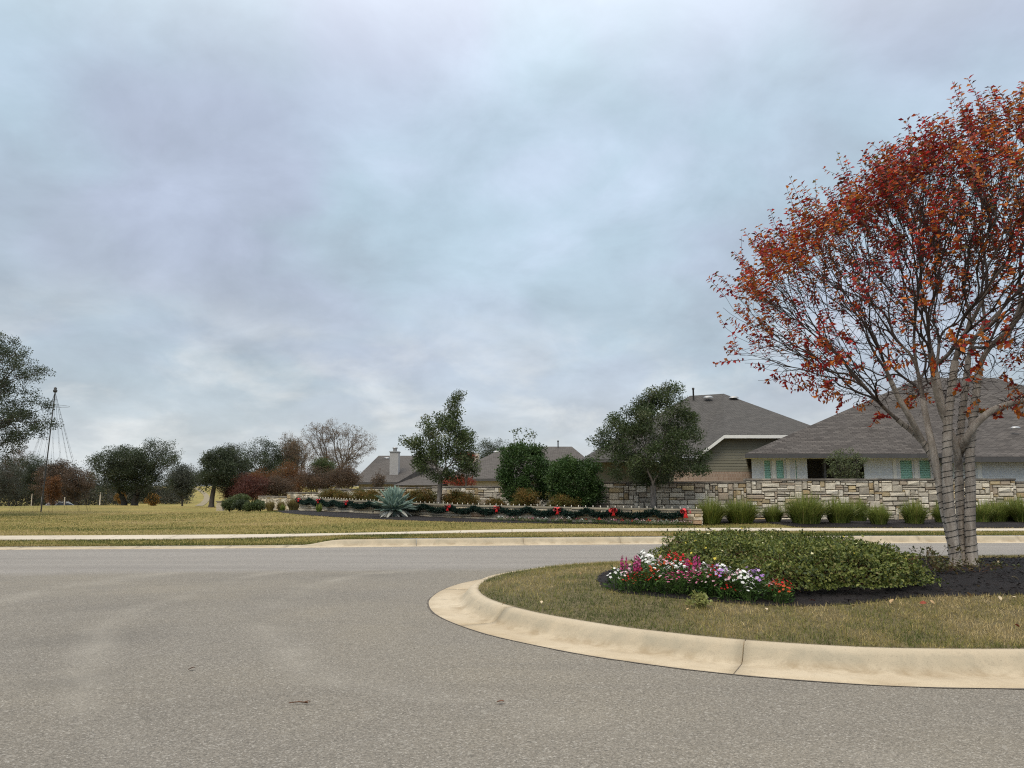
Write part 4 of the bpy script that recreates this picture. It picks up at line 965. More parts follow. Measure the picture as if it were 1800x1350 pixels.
# woods that close the valley
for nm, lab, xs_, D, pal, hh in (('distant_woods', 'dark grey-green belt of woods behind the far left trees', np.linspace(-260, 205, 75), 135, GREYOAK, 7.6), ('distant_woods', 'low dull woods behind the broad live oak trunks', np.linspace(200, 322, 26), 185, GREYOAK, 4.6),
                                 ('distant_woods', 'low dull green woods far beyond the slope path', np.linspace(300, 700, 60), 390, GREYOAK, 9.0)):
    tp = []
    for px in xs_:
        p = P(px, 862, D + rng.uniform(-10, 10)); hq = hh * rng.uniform(.75, 1.12)
        c = np.array([p.x, p.y, zt1(p.x, p.y) + hq * 0.48]); tp.append(lump_tips(c, np.array([.42 * hq, .42 * hq, hq * 0.5]), 60, 6, 0.5)); tp.append(np.stack([c[0] + rng.uniform(-.5, .5, 26) * hq, c[1] + rng.uniform(-.4, .4, 26) * hq, c[2] - .48 * hq + rng.uniform(0, .5, 26) * hq], 1))
    tp = np.concatenate(tp); tc4 = palette(len(tp), *(([(0.075, 0.078, 0.055), (0.055, 0.058, 0.045), (0.105, 0.085, 0.065), (0.06, 0.07, 0.042)], (3, 3, 2, 2))), .3)
    o = link(nm, cluster_leaves(tp, 11, 0.36 + D / 700, 0.16 + D / 1100, [(0.075, 0.078, 0.055), (0.055, 0.058, 0.045), (0.105, 0.085, 0.065), (0.06, 0.07, 0.042)], (3, 3, 2, 2), name=nm), None, MATS['leaf']); tag(o, lab, 'woods', kind='stuff')

# young upright oak and bushy oak by the entrance wall
def shaped_tips(prof, D, n, deep=0.8, dx=0.0, hollow=0.35):
    """prof: rows of (y on sheet, left px, right px)"""
    ys_ = np.array([p[0] for p in prof], float); y = rng.uniform(ys_[0], ys_[-1], n * 3); l = np.interp(y, ys_, [p[1] for p in prof]); r = np.interp(y, ys_, [p[2] for p in prof])
    wgt = (r - l) / (r - l).max(); kp = rng.random(n * 3) < wgt ** 0.95; y, l, r = y[kp][:n], l[kp][:n], r[kp][:n]
    a = rng.uniform(0, 2 * math.pi, len(y)); k = rng.uniform(hollow, 1, len(y)) ** 0.6; c, h = (l + r) / 2, (r - l) / 2
    px = c + h * k * np.cos(a) + rng.normal(0, 2, len(y)); out = []
    for x_, y_, h_, k_, a_ in zip(px, y, h, k, a):
        q = P(x_, y_, D); out.append((q.x, D + math.sin(a_) * k_ * h_ / FPX * D * deep, q.z))
    return np.array(out)
tree(*NEAR_OAK, tips=shaped_tips([(585, -300, 8), (605, -320, 32), (625, -335, 46), (650, -345, 66), (672, -350, 52), (692, -350, 60), (715, -345, 72), (742, -340, 84), (760, -330, 58), (785, -310, 26), (812, -280, 2)], 38, 900, deep=0.75, hollow=0.25), m=120, rc=0.24, size=0.085, trunk_r=0.42, fork=0.3)
b = on_ground(772, 31.5)
tree('oak_tree', 'young upright oak with a pointed loose crown behind the garland wall', 'tree', b, (b.x, b.y, 4.2), (1.5, 1.4, 2), GREENT,
     tips=shaped_tips([(692, 797, 808), (712, 786, 806), (728, 770, 806), (742, 742, 812), (752, 736, 822), (768, 730, 832), (775, 714, 838), (800, 724, 836), (815, 722, 838), (832, 740, 836), (842, 757, 812)], 31.5, 190),
     m=92, rc=0.18, size=0.088, trunk_r=0.10, fork=0.42, bark_m='young_bark', rtip=0.007, f0=0.2, aspect=0.5)
b = on_ground(1148, 27.6)
tree('oak_tree', 'bushy round-crowned oak in front of the siding house, trunk against the wall', 'tree', b, (b.x, b.y, 3.6), (2, 1.8, 1.8), ([(0.055, 0.083, 0.028), (0.038, 0.058, 0.021), (0.078, 0.10, 0.038), (0.13, 0.135, 0.07)], (4, 4, 3, 1)),
     tips=shaped_tips([(678, 1182, 1194), (692, 1140, 1196), (705, 1118, 1206), (722, 1090, 1218), (735, 1062, 1222), (760, 1056, 1236), (785, 1042, 1240), (800, 1044, 1246), (822, 1056, 1250), (838, 1070, 1225), (850, 1100, 1180)], 27.6, 215, hollow=0.12),
     m=210, rc=0.20, size=0.075, trunk_r=0.11, fork=0.34, bark_m='young_bark', rtip=0.006, f0=0.2, aspect=0.45)
# dark evergreens
for D, cxp, prof, lab in ((30.0, 922, [(780, 922, 930), (790, 890, 940), (800, 884, 944), (812, 882, 966), (830, 877, 970), (850, 876, 970), (868, 880, 965), (882, 888, 960)], 'tall dense dark green evergreen shrub left of the pair'),
                          (28.8, 1012, [(806, 998, 1008), (815, 978, 1030), (828, 968, 1046), (845, 965, 1056), (865, 972, 1058), (880, 990, 1056), (888, 1005, 1035)], 'rounder dark evergreen shrub right of the pair, on a short trunk')):
    b = on_ground(cxp, D)
    tree('evergreen_shrub', lab, 'shrub', b, (b.x, b.y, 1.5), (1, 1, 1), DEEP, tips=np.vstack([shaped_tips(prof, D, 150, hollow=0.45), [tuple(P(cxp + rng.uniform(-42, 40), prof[2][0] + rng.uniform(-18, 14), D + rng.uniform(-.5, .5))) for _ in range(16)]]), m=150, rc=0.165, size=0.075, trunk_r=0.06, fork=0.2, stems=3, rtip=0.006, group='dark evergreens behind the garland wall', crown_name='foliage')
# sapling tips over the far roof, red shrubs, dead shrub, garden tree in front of the bungalow
b = on_ground(915, 34.0)
tree('sapling', 'thin sapling with sparse tip leaves rising behind the tall evergreen', 'tree', b, (b.x, b.y, 3.3), (.8, .6, .8), GREENT, tips=shaped_tips([(756, 903, 938), (770, 896, 946), (800, 892, 946)], 34.0, 26), m=10, rc=0.10, size=0.11, trunk_r=0.04, fork=0.5, rtip=0.006, bark_m='young_bark')
for px0, px1, yt, yb, D, lab in ((800, 838, 792, 812, 45, 'small red leafed treetop beside the young upright oak'), (776, 842, 838, 856, 46, 'brick red shrub showing over the wall right of the young oak trunk')):
    tree_px('red_shrub', lab, px0, px1, yt, yb, D, ([(0.30, 0.05, 0.03), (0.22, 0.05, 0.03), (0.36, 0.10, 0.04)], (2, 2, 1)), cat='shrub', n_tips=120, m=18, rc=0.14, size=0.09, trunk_r=0.05, fork=0.3, rtip=0.006, leaf_m='autumn_leaf', crown_name='foliage')
tree_px('dead_shrub', 'leafless brown shrub in front of the chimney house', 650, 682, 826, 862, 50, BROWN, cat='shrub', n_tips=150, m=8, rc=0.08, size=0.08, trunk_r=0.06, fork=0.25, stems=2, rtip=0.008, bark_m='bare_bark', crown_name='foliage')
b = on_ground(1487, 31.0)
tree('garden_tree', 'small wispy olive green tree in front of the bungalow porch', 'tree', b, (b.x, b.y, 2.1), (.9, .8, 1), ([(0.10, 0.125, 0.05), (0.075, 0.095, 0.04), (0.15, 0.16, 0.075)], (2, 2, 1)), tips=shaped_tips([(787, 1484, 1494), (797, 1466, 1508), (812, 1452, 1524), (830, 1458, 1516), (856, 1474, 1500)], 31.0, 150), m=18, rc=0.10, size=0.07, trunk_r=0.05, fork=0.3, stems=3, rtip=0.005)

# ================================================================== CRAPE MYRTLE on the island
ct = G(1692, 1002, 0.33); ct.z = zm(ct.x, ct.y)
cm_root = empty('crape_myrtle', tuple(ct), label='crape myrtle with red and orange autumn leaves and light-wrapped trunks on the island', cat='tree')
ctn = np.array(ct); DT = ct.y
def tp_(px, py, dy=0.0): q = P(px, py, DT + dy); return np.array(q) - ctn
TR = {'front': ([(1682, 1010), (1678, 975), (1671, 920), (1666, 860), (1665, 800), (1666, 745), (1672, 690), (1679, 635)], -0.16, 0.079),
      'right': ([(1710, 1007), (1708, 970), (1705, 920), (1706, 860), (1705, 800), (1709, 750), (1715, 700), (1722, 645)], 0.0, 0.077),
      'back': ([(1697, 1002), (1694, 960), (1689, 900), (1686, 850), (1686, 800), (1690, 740), (1696, 690), (1702, 630)], 0.30, 0.066),
      'left': ([(1683, 1000), (1672, 950), (1659, 895), (1651, 850), (1642, 815), (1630, 788), (1609, 763), (1578, 738)], 0.16, 0.061)}
NT_ = 3900
zz = rng.uniform(2.45, 6.75, NT_ * 4); prof_z = [2.4, 2.7, 3.0, 3.4, 3.8, 4.3, 4.7, 5.05, 5.4, 5.65, 5.95, 6.2, 6.5, 6.8]; prof_r = [0.9, 1.8, 2.55, 3.05, 3.30, 3.40, 3.38, 3.2, 2.85, 2.45, 2.15, 1.9, 1.15, 0.25]
rr = np.interp(zz, prof_z, prof_r); kp = rng.random(NT_ * 4) < (rr / 3.4) ** 1.2 * np.interp(zz, [2.4, 3.2, 4.5, 6.8], [0.5, 0.7, 0.95, 1.3]); zz, rr = zz[kp][:NT_], rr[kp][:NT_]
aa = rng.uniform(0, 2 * math.pi, len(zz)); lob = 1 + 0.10 * np.sin(3 * aa + 1.3 * zz) + 0.07 * np.sin(7 * aa - 2.1 * zz)
inn = rng.random(len(zz)) < 0.30; kk = np.where(inn, rng.uniform(0.25, 0.8, len(zz)), rng.uniform(0.80, 1.02, len(zz)))
ax = ct.x + 0.10 + 0.40 * (zz - 2.4)
tips = np.stack([ax + rr * kk * lob * np.cos(aa), DT + 0.2 + 0.80 * rr * kk * lob * np.sin(aa), zz], 1) - ctn
out, thin = [], []
ends = {}
for k, (pp, dy, r0) in TR.items():
    p = np.array([tp_(x, y, dy * (0.35 + 0.65 * i / 7)) for i, (x, y) in enumerate(pp)]); p[0, 2] = -0.06; pc = catmull(list(p), 4); t = np.linspace(0, 1, len(pc))
    rad = r0 * (1.0 - 0.38 * t + 0.50 * np.exp(-t * 22)) ; TR[k] = (pc, rad); out.append((pc, rad, 14)); d = pc[-1] - pc[-4]; ends[k] = (pc[-1], d / np.linalg.norm(d), rad[-1])
# side limbs that leave the trunks lower down
for k, i0, pts_, dy, r0 in (('left', 13, [(1640, 790), (1630, 745), (1622, 700)], 0.2, 0.055), ('back', 16, [(1698, 772), (1714, 747), (1740, 724), (1768, 712), (1800, 704)], -0.35, 0.056), ('back', 14, [(1680, 785), (1662, 735), (1652, 690), (1646, 655)], 0.25, 0.055), ('front', 20, [(1660, 735), (1648, 700), (1640, 662)], -0.3, 0.05), ('left', 22, [(1600, 735), (1580, 700), (1565, 668)], -0.1, 0.045)):
    p = [TR[k][0][i0]] + [tp_(x, y, dy * (j + 1) / len(pts_)) for j, (x, y) in enumerate(pts_)]; pc = catmull(p, 4); rad = np.linspace(r0, r0 * 0.72, len(pc)); out.append((pc, rad, 10)); d = pc[-1] - pc[-3]
    ends[k + str(i0)] = (pc[-1], d / np.linalg.norm(d), rad[-1])
# tips go to the limb whose heading suits them
E = list(ends.values()); cost = np.stack([np.linalg.norm(tips - e[0], axis=1) - 1.3 * ((tips - e[0]) @ e[1]) / (1) + 0.0 for e in E], 1) + rng.normal(0, 0.12, (len(tips), len(E)))
own = cost.argmin(1)
limb_sets = []
for i, (p, d, r) in enumerate(E):
    tp = tips[own == i]
    if len(tp) < 3: continue
    one = []
    grow(tp, p, d, 0.0040, min(0.62, math.log(r * 0.9 / 0.0040) / math.log(len(tp) + 1)), one, f0=0.17, f1=0.42, bow=0.42, sides=6)
    thin += [t_ for t_ in one if t_[1][0] < 0.022]; limb_sets.append([t_ for t_ in one if t_[1][0] >= 0.022])
link('trunk', tubes_mesh('trunk', out), cm_root, MATS['crape_bark'])
link('branches', tubes_mesh('branches', thin), cm_root, MATS['crape_twig'])['kind'] = 'stuff'
for ls in limb_sets:
    if ls: link('limb', tubes_mesh('limb', ls), cm_root, MATS['crape_limb'])
# leafy twigs: paired leaves along each shoot
C_l, D_l, N_l, c_l, twigs = [], [], [], [], []
RED = np.array([(0.37, 0.028, 0.022), (0.25, 0.020, 0.022), (0.43, 0.075, 0.020), (0.48, 0.150, 0.022), (0.31, 0.112, 0.022), (0.080, 0.025, 0.022), (0.135, 0.098, 0.026)])
for i, t in enumerate(tips):
    zrel = (t[2] + ctn[2] - 2.4) / 4.4; shell = kk[i] > 0.78
    if not shell and rng.random() < 0.80: continue
    if zrel < 0.45 and rng.random() < 0.30: continue
    if shell and zrel < 0.62 and (math.sin(aa[i]) < -0.25 or math.sin(aa[i]) > 0.45) and rng.random() < 0.52: continue
    rad_d = np.array([t[0] - 0.1 - 0.40 * (zrel * 4.4), t[1], 0]); rad_d /= np.linalg.norm(rad_d) + 1e-6
    d = rad_d * rng.uniform(0.2, 0.8) + np.array([0, 0, 0.9 + 0.5 * zrel]) + rng.normal(0, 0.25, 3)
    if zrel < 0.2: d[2] -= rng.uniform(0.6, 1.3)
    d /= np.linalg.norm(d); L = rng.uniform(0.20, 0.52) * (1.35 if zrel > 0.5 else 0.85); n = int(L / 0.046) + 2
    f = vnoise([t[0] + 20], [t[2] * 1.3 + t[1] * 0.7 + 20], 0.9, 5)[0] + rng.normal(0, 0.15)
    wts = np.array([1.6, 1.4, 1.3, 1.5, 0.8, 0.5, 0.3]) * (np.array([1.5, 1.5, .8, .4, .4, 1.3, .6]) if f < 0.45 else np.array([.6, .5, 1.2, 1.7, 1.3, .5, .9]))
    if zrel > 0.5: wts = wts * np.array([.8, .9, 1.1, 1.1, 1.4, 2.8, 2.8])
    if zrel < 0.22: wts = wts * np.array([1.2, .8, 1.3, 1.6, 1, .4, .4])
    wts /= wts.sum(); s = np.cross(d, runit(1)[0]); s /= np.linalg.norm(s); bend = rng.normal(0, 0.18, 3)
    ts = np.linspace(0, 1, 4)[:, None]; pts = t + d * L * ts + bend * L * ts ** 2; twigs.append((pts, np.array([0.004, 0.0035, 0.003, 0.002]), 3))
    for j in range(n):
        u = (j + 0.6) / n; p = t + d * L * u + bend * L * u * u
        for sg in (1, -1):
            if rng.random() < 0.22: continue
            sd2 = s * sg * (1 if j % 2 else 0.35) + np.cross(d, s) * sg * (0.35 if j % 2 else 1)
            C_l.append(p); D_l.append(sd2 + d * 0.55 + rng.normal(0, 0.22, 3) - np.array([0, 0, 0.25 + 0.3 * rng.random()])); N_l.append(d + rng.normal(0, 0.35, 3))
            c_l.append(RED[rng.choice(7, p=wts)] * rng.uniform(0.62, 1.42))
C_l, D_l, N_l, c_l = map(np.array, (C_l, D_l, N_l, c_l)); Ls = rng.uniform(0.055, 0.098, len(C_l))
link('twigs', tubes_mesh('twigs', twigs), cm_root, MATS['crape_twig'])['kind'] = 'stuff'
o = link('crown', leaf_mesh('crown', C_l, D_l, N_l, Ls, Ls * 0.56, c_l, fold=0.22), cm_root, MATS['autumn_leaf']); o['kind'] = 'stuff'
print('crape leaves', len(C_l), 'twigs', len(twigs), 'branches', len(thin))
# light strings wound round the trunks
for k, lab in (('front', 'dark light string wound round the front trunk of the crape myrtle'), ('right', 'dark light string wound round the right trunk of the crape myrtle'), ('back', 'dark light string wound round the rear middle trunk of the crape myrtle'), ('left', 'dark light string wound round the leaning left limb of the crape myrtle')):
    pc, rad = TR[k]; d = np.r_[0, np.cumsum(np.linalg.norm(np.diff(pc, axis=0), axis=1))]; s0 = 0.16 if k in ('front', 'right') else 0.22; s = np.arange(s0, d[-1] * 0.97, 0.0075)
    c = np.stack([np.interp(s, d, pc[:, i]) for i in range(3)], 1); r = np.interp(s, d, rad) + 0.004; T = np.gradient(c, axis=0); T /= np.linalg.norm(T, axis=1)[:, None]
    U = np.cross(T, [0, 1, 0]); U /= np.linalg.norm(U, axis=1)[:, None]; Wv = np.cross(T, U); ph = s / 0.102 * 2 * math.pi + 0.5 * np.sin(s * 9) + 0.8 * np.sin(s * 2.3 + len(k))
    hp = c + r[:, None] * (np.cos(ph)[:, None] * U + np.sin(ph)[:, None] * Wv) + np.stack([0 * s, 0 * s, 0.012 * np.sin(ph * 0.5 + 1)], 1)
    root = empty('string_lights', tuple(ct), label=lab, cat='lights', group='light strings on the crape myrtle')
    link('wire', tubes_mesh('wire', [(hp, 0.0038, 5)]), root, MATS['wire_dark'])
    mb = []
    for q in range(9, len(hp), 13):
        nr_ = hp[q] - c[q]; nr_ /= np.linalg.norm(nr_); mb.append((np.array([hp[q], hp[q] + nr_ * 0.030 + [0, 0, 0.008]]), np.array([0.0045, 0.003]), 5))
    link('bulbs', tubes_mesh('bulbs', mb), root, MATS['wire_dark'])['kind'] = 'stuff'

# ================================================================== ISLAND PLANTING
# lantana mass
lumps = [(2.75, 10.9, .75, .60), (3.35, 11.0, .85, .60), (4.0, 10.8, .8, .58), (2.65, 10.0, .62, .50), (3.3, 9.7, .75, .52), (4.0, 9.8, .8, .52), (4.42, 9.9, .52, .42), (3.2, 8.8, .60, .42), (3.75, 8.75, .62, .43), (4.15, 8.85, .48, .38), (4.42, 9.1, .34, .27), (2.95, 8.55, .42, .34), (2.35, 10.6, .4, .44)]
lumps = [(x, y, r, h * (.70 if y > 9.5 else .95)) for x, y, r, h in lumps]
lb = (3.6, 10.0); lz = zm(*lb)
lan = empty('lantana_shrub', (lb[0], lb[1], lz), label='wide low green shrub mass dotted with small yellow flowers on the island', cat='shrub')
Cs, Ns = [], []; stems_ = []
for (x, y, r, h) in lumps:
    n = int(5200 * r * r / 0.4); u = runit(n); u[:, 2] = np.abs(u[:, 2]) * 1.0 - 0.12; k = rng.uniform(0.60, 1.04, n) ** 0.6; z0 = zm(x, y)
    lum = 1 + 0.20 * np.sin(u[:, 0] * 9 + x * 5) * np.sin(u[:, 1] * 8 + y * 3) + 0.12 * np.sin(u[:, 2] * 13 + x * 11) + 0.07 * np.sin(u[:, 0] * 23 + u[:, 1] * 19)
    c = np.stack([x + u[:, 0] * r * k * lum, y + u[:, 1] * r * k * lum, z0 + np.maximum(u[:, 2] * h * k * lum, 0.01) + 0.05], 1); Cs.append(c); Ns.append(u)
    for _ in range(26):
        a = rng.uniform(0, 6.28); e = np.array([x + math.cos(a) * r * .8, y + math.sin(a) * r * .8, z0 + h * rng.uniform(.3, .9)]); b0 = np.array([x + rng.normal(0, .08), y + rng.normal(0, .08), z0 - .02]); stems_.append((np.array([b0, (b0 + e) / 2 + [0, 0, .08], e]), np.array([.006, .005, .003]), 4))
    for _ in range(10):   # sprigs that break the outline
        a = rng.uniform(0, 6.28); q = rng.uniform(0.2, 0.9); b0 = np.array([x + math.cos(a) * r * q, y + math.sin(a) * r * q, z0 + h * math.sqrt(1 - q * q) * 0.95]); hh = rng.uniform(.04, .12)
        tcol = b0 + np.array([rng.normal(0, .05), rng.normal(0, .05), hh]); stems_.append((np.array([b0, tcol]), np.array([.004, .002]), 3)); kq = rng.uniform(0, 1, 14)[:, None]; Cs.append(b0 * (1 - kq) + tcol * kq + rng.normal(0, .008, (14, 3))); Ns.append(runit(14))
Cs, Ns = np.concatenate(Cs), np.concatenate(Ns)
inside = np.zeros(len(Cs), bool)
for (x, y, r, h) in lumps:
    z0 = zm(x, y); inside |= (((Cs[:, 0] - x) / r) ** 2 + ((Cs[:, 1] - y) / r) ** 2 + ((Cs[:, 2] - z0) / h) ** 2) < 0.42
Cs, Ns = Cs[~inside], Ns[~inside]; org = np.array([lb[0], lb[1], lz]); n = len(Cs)
LANT = ([(0.155, 0.178, 0.038), (0.098, 0.126, 0.027), (0.215, 0.225, 0.056), (0.045, 0.066, 0.016), (0.25, 0.23, 0.08)], (4, 4, 2, 3, 0.6)); L = rng.uniform(0.026, 0.050, n)
fo = link('foliage', leaf_mesh('foliage', Cs - org, Ns * 0.8 + runit(n) * 0.9 + [0, 0, .15], Ns + runit(n) * 0.6 + [0, 0, .3], L, L * 0.62, palette(n, *LANT)), lan, MATS['leaf']); fo['kind'] = 'stuff'
link('stems', tubes_mesh('stems', [(p - org, r, k) for p, r, k in stems_]), lan, MATS['twig_brown'])['kind'] = 'stuff'
def disc_blooms(name, C, Nn, r, cols, petals=5):
    """small cupped flowers: petals as separate kite faces"""
    Cc, Dd, Nd, cl, Ll = [], [], [], [], []
    for c, nn, r_, col in zip(C, Nn, r, cols):
        nn = nn / np.linalg.norm(nn); u = np.cross(nn, [0.3, 0.9, 0.2]); u /= np.linalg.norm(u); v = np.cross(nn, u)
        for k in range(petals):
            a = 2 * math.pi * k / petals; Cc.append(c); Dd.append(math.cos(a) * u + math.sin(a) * v + nn * 0.25); Nd.append(nn); cl.append(col); Ll.append(r_)
    Ll = np.array(Ll); return leaf_mesh(name, np.array(Cc), np.array(Dd), np.array(Nd), Ll, Ll * 0.95, np.array(cl), fold=0.05)
sel = rng.choice(n, 150, replace=False); sel = sel[Ns[sel, 2] > 0.1]
o = link('blossoms', disc_blooms('blossoms', Cs[sel] - org + Ns[sel] * 0.025, Ns[sel] + [0, -.3, .5], rng.uniform(.014, .026, len(sel)), palette(len(sel), [(0.75, 0.62, 0.10), (0.78, 0.74, 0.45)], (2, 1))), lan, MATS['petal']); o['kind'] = 'stuff'

# bedding flowers
def flower_proto(name, kind, cols, wts, h, nb, seed):
    root = empty(name, (0, 0, -50))
    n = 85; a = rng.uniform(0, 6.28, n); q = rng.uniform(0, 1, n) ** 0.7 * h * 0.42; z = rng.uniform(0.01, h * 0.72, n); C = np.stack([np.cos(a) * q, np.sin(a) * q, z], 1)
    D = np.stack([np.cos(a) * .8, np.sin(a) * .8, rng.uniform(-.1, 1.1, n)], 1) + rng.normal(0, .2, (n, 3)); L = rng.uniform(.045, .085, n) * h / .28
    o = link('foliage', leaf_mesh('foliage', C, D, runit(n) + [0, 0, .7], L, L * 0.30, palette(n, [(0.055, 0.115, 0.024), (0.085, 0.15, 0.032), (0.035, 0.075, 0.018)], (3, 2, 2))), root, MATS['leaf']); o['kind'] = 'stuff'
    Cb, Nb, rb, st = [], [], [], []
    if kind == 'daisy':
        for _ in range(nb):
            a_ = rng.uniform(0, 6.28); q_ = rng.uniform(0, 1) ** .6 * h * .46; c = np.array([math.cos(a_) * q_, math.sin(a_) * q_, h * (1.0 - .35 * (q_ / (h * .46)) ** 2) * rng.uniform(.8, 1.05)]); Cb.append(c); Nb.append(np.array([math.cos(a_) * .5, math.sin(a_) * .5 - .35, .8])); rb.append(rng.uniform(.014, .024) * h / .28); st.append((np.array([[c[0] * .3, c[1] * .3, 0], c]), np.array([.003, .002]), 3))
    else:
        for _ in range(max(3, nb // 7)):
            a_ = rng.uniform(0, 6.28); q_ = rng.uniform(0, 1) * h * .34; b_ = np.array([math.cos(a_) * q_, math.sin(a_) * q_, h * .62]); tt = b_ + np.array([rng.normal(0, .012), rng.normal(0, .012), h * rng.uniform(.5, .72)]); st.append((np.array([[b_[0] * .3, b_[1] * .3, 0], b_, tt]), np.array([.004, .003, .002]), 3))
            for k in range(13):
                u = k / 12; cc = b_ * (1 - u) + tt * u; an = k * 2.4; nn = np.array([math.cos(an), math.sin(an), .35]); Cb.append(cc + nn * .012 * (1 - u * .6)); Nb.append(nn); rb.append(.024 * (1 - .55 * u) * h / .28)
    o = link('blossoms', disc_blooms('blossoms', Cb, Nb, rb, palette(len(Cb), cols, wts, .15)), root, MATS['petal']); o['kind'] = 'stuff'
    o = link('stems', tubes_mesh('stems', st), root, MATS['leaf_stem']); o['kind'] = 'stuff'
    return root
plain('leaf_stem', (0.07, 0.11, 0.03), 0.7)
PROTO = {'white': ('daisy', [(0.80, 0.80, 0.76), (0.72, 0.70, 0.68)], (3, 1), .29, 22), 'red': ('daisy', [(0.55, 0.015, 0.02), (0.42, 0.02, 0.02), (0.6, 0.05, 0.03)], (3, 2, 1), .28, 17), 'pink': ('daisy', [(0.62, 0.10, 0.26), (0.70, 0.26, 0.40), (0.5, 0.05, 0.16)], (3, 2, 1), .28, 18),
         'pale pink': ('daisy', [(0.70, 0.44, 0.50), (0.72, 0.58, 0.60), (0.55, 0.25, 0.33)], (3, 2, 1), .28, 20), 'orange-red': ('daisy', [(0.52, 0.09, 0.02), (0.40, 0.06, 0.02)], (2, 1), .28, 15), 'purple': ('daisy', [(0.42, 0.22, 0.55), (0.55, 0.38, 0.62)], (2, 1), .29, 13),
         'magenta-spiked': ('spike', [(0.45, 0.05, 0.18), (0.55, 0.12, 0.28)], (2, 1), .26, 30)}
protos = {c: flower_proto('flower_plant', *v, seed=i) for i, (c, v) in enumerate(PROTO.items())}; used = set()
def put_flower(colr, loc, s, rz):
    r = protos[colr] if colr not in used else copy_tree(protos[colr]); used.add(colr); r.location = loc; r.scale = (s, s, s); r.rotation_euler = (0, 0, rz); return r
spots = [('white', 1083, 1040), ('magenta-spiked', 1092, 1024), ('pale pink', 1108, 1035), ('red', 1104, 1045), ('orange-red', 1128, 1046), ('magenta-spiked', 1122, 1030), ('red', 1128, 1034), ('orange-red', 1146, 1034), ('white', 1140, 1020), ('pale pink', 1118, 1018), ('red', 1150, 1042), ('white', 1152, 1030), ('pale pink', 1165, 1046), ('orange-red', 1166, 1026), ('red', 1178, 1012), ('red', 1190, 1014), ('white', 1186, 1032), ('pink', 1180, 1046), ('pink', 1196, 1042), ('pale pink', 1170, 1016), ('red', 1202, 1020), ('magenta-spiked', 1208, 1024), ('pink', 1206, 1050), ('magenta-spiked', 1222, 1032), ('white', 1200, 1030), ('pink', 1220, 1046), ('pale pink', 1238, 1040), ('white', 1238, 1030), ('red', 1254, 1044), ('purple', 1258, 1036), ('pale pink', 1244, 1052), ('pink', 1236, 1052), ('purple', 1274, 1044), ('white', 1282, 1036), ('pale pink', 1288, 1046), ('pink', 1274, 1056), ('red', 1278, 1060), ('white', 1303, 1048), ('white', 1312, 1054), ('white', 1318, 1064), ('pale pink', 1300, 1038), ('purple', 1330, 1048), ('purple', 1322, 1040), ('pale pink', 1352, 1054), ('red', 1362, 1060), ('red', 1378, 1058), ('orange-red', 1370, 1066), ('white', 1268, 1030), ('pale pink', 1158, 1012), ('white', 1132, 1012)]
spots.sort(key=lambda s: s[1]); cnt = {}
for c, px, py in spots:
    g_ = G(px, py, 0.29); z = zm(g_.x, g_.y); g_ = G(px, py, z); r = put_flower(c, (g_.x, g_.y, z - 0.005), rng.uniform(.78, 1.05), rng.uniform(0, 6.28)); cnt.setdefault(c, []).append(r)
for c, rs in cnt.items():
    for i, r in enumerate(rs): tag(r, f'{c} bedding flower on the island, {ORD[i]} {c} one from the left', 'flower', 'bedding flowers on the island')
# a pale wilted seedling in front
far_c = ['white', 'pale pink', 'white', 'pink', 'pale pink', 'white', 'pale pink', 'red']
k = 0
for px in np.linspace(893, 1212, 40):
    pxx = px + rng.uniform(-3, 3); s__ = s_of(pxx); p = Vector(sgn_pt(s__, rng.uniform(.40, .62), 0)); c = far_c[int(rng.integers(0, 8))]
    r = put_flower(c, (p.x, p.y, zt1(p.x, p.y) + 0.03), rng.uniform(.50, .68), rng.uniform(0, 6.28))
    tag(r, f'{c} flower below the garland wall, {ORD[k]} plant from the left', 'flower', 'row of flowers below the garland wall'); k += 1
# small weedy shrubs around the tree foot
for px, py, w_, h, lab in ((1640, 1008, .32, .26, 'sparse olive seedling shrub left of the crape myrtle trunks'), (1722, 1016, .42, .16, 'low brownish sprouts at the front foot of the crape myrtle'), (1660, 1018, .3, .14, 'low sprouts just left of the crape myrtle foot'), (1227, 1051, .10, .13, 'pale wilted seedling in front of the pink flowers on the island')):
    g_ = G(px, py, .33); z = zm(g_.x, g_.y); t = np.stack([rng.normal(0, w_ * .5, 26), rng.normal(0, w_ * .4, 26), rng.uniform(.25, 1, 26) * h], 1)
    tree('seedling', lab, 'plant', (g_.x, g_.y, z), (g_.x, g_.y, z + h * .6), (w_, w_, h), ([(0.10, 0.10, 0.035), (0.12, 0.08, 0.035), (0.07, 0.085, 0.03)], (2, 2, 2)) if px != 1227 else ([(0.30, 0.30, 0.10), (0.22, 0.25, 0.08)], (1, 1)), tips=t + np.array([g_.x, g_.y, z]), m=9, rc=.03, size=.04, trunk_r=.006, fork=.15, stems=4, rtip=.0018, bark_m='twig_brown', crown_name='foliage')

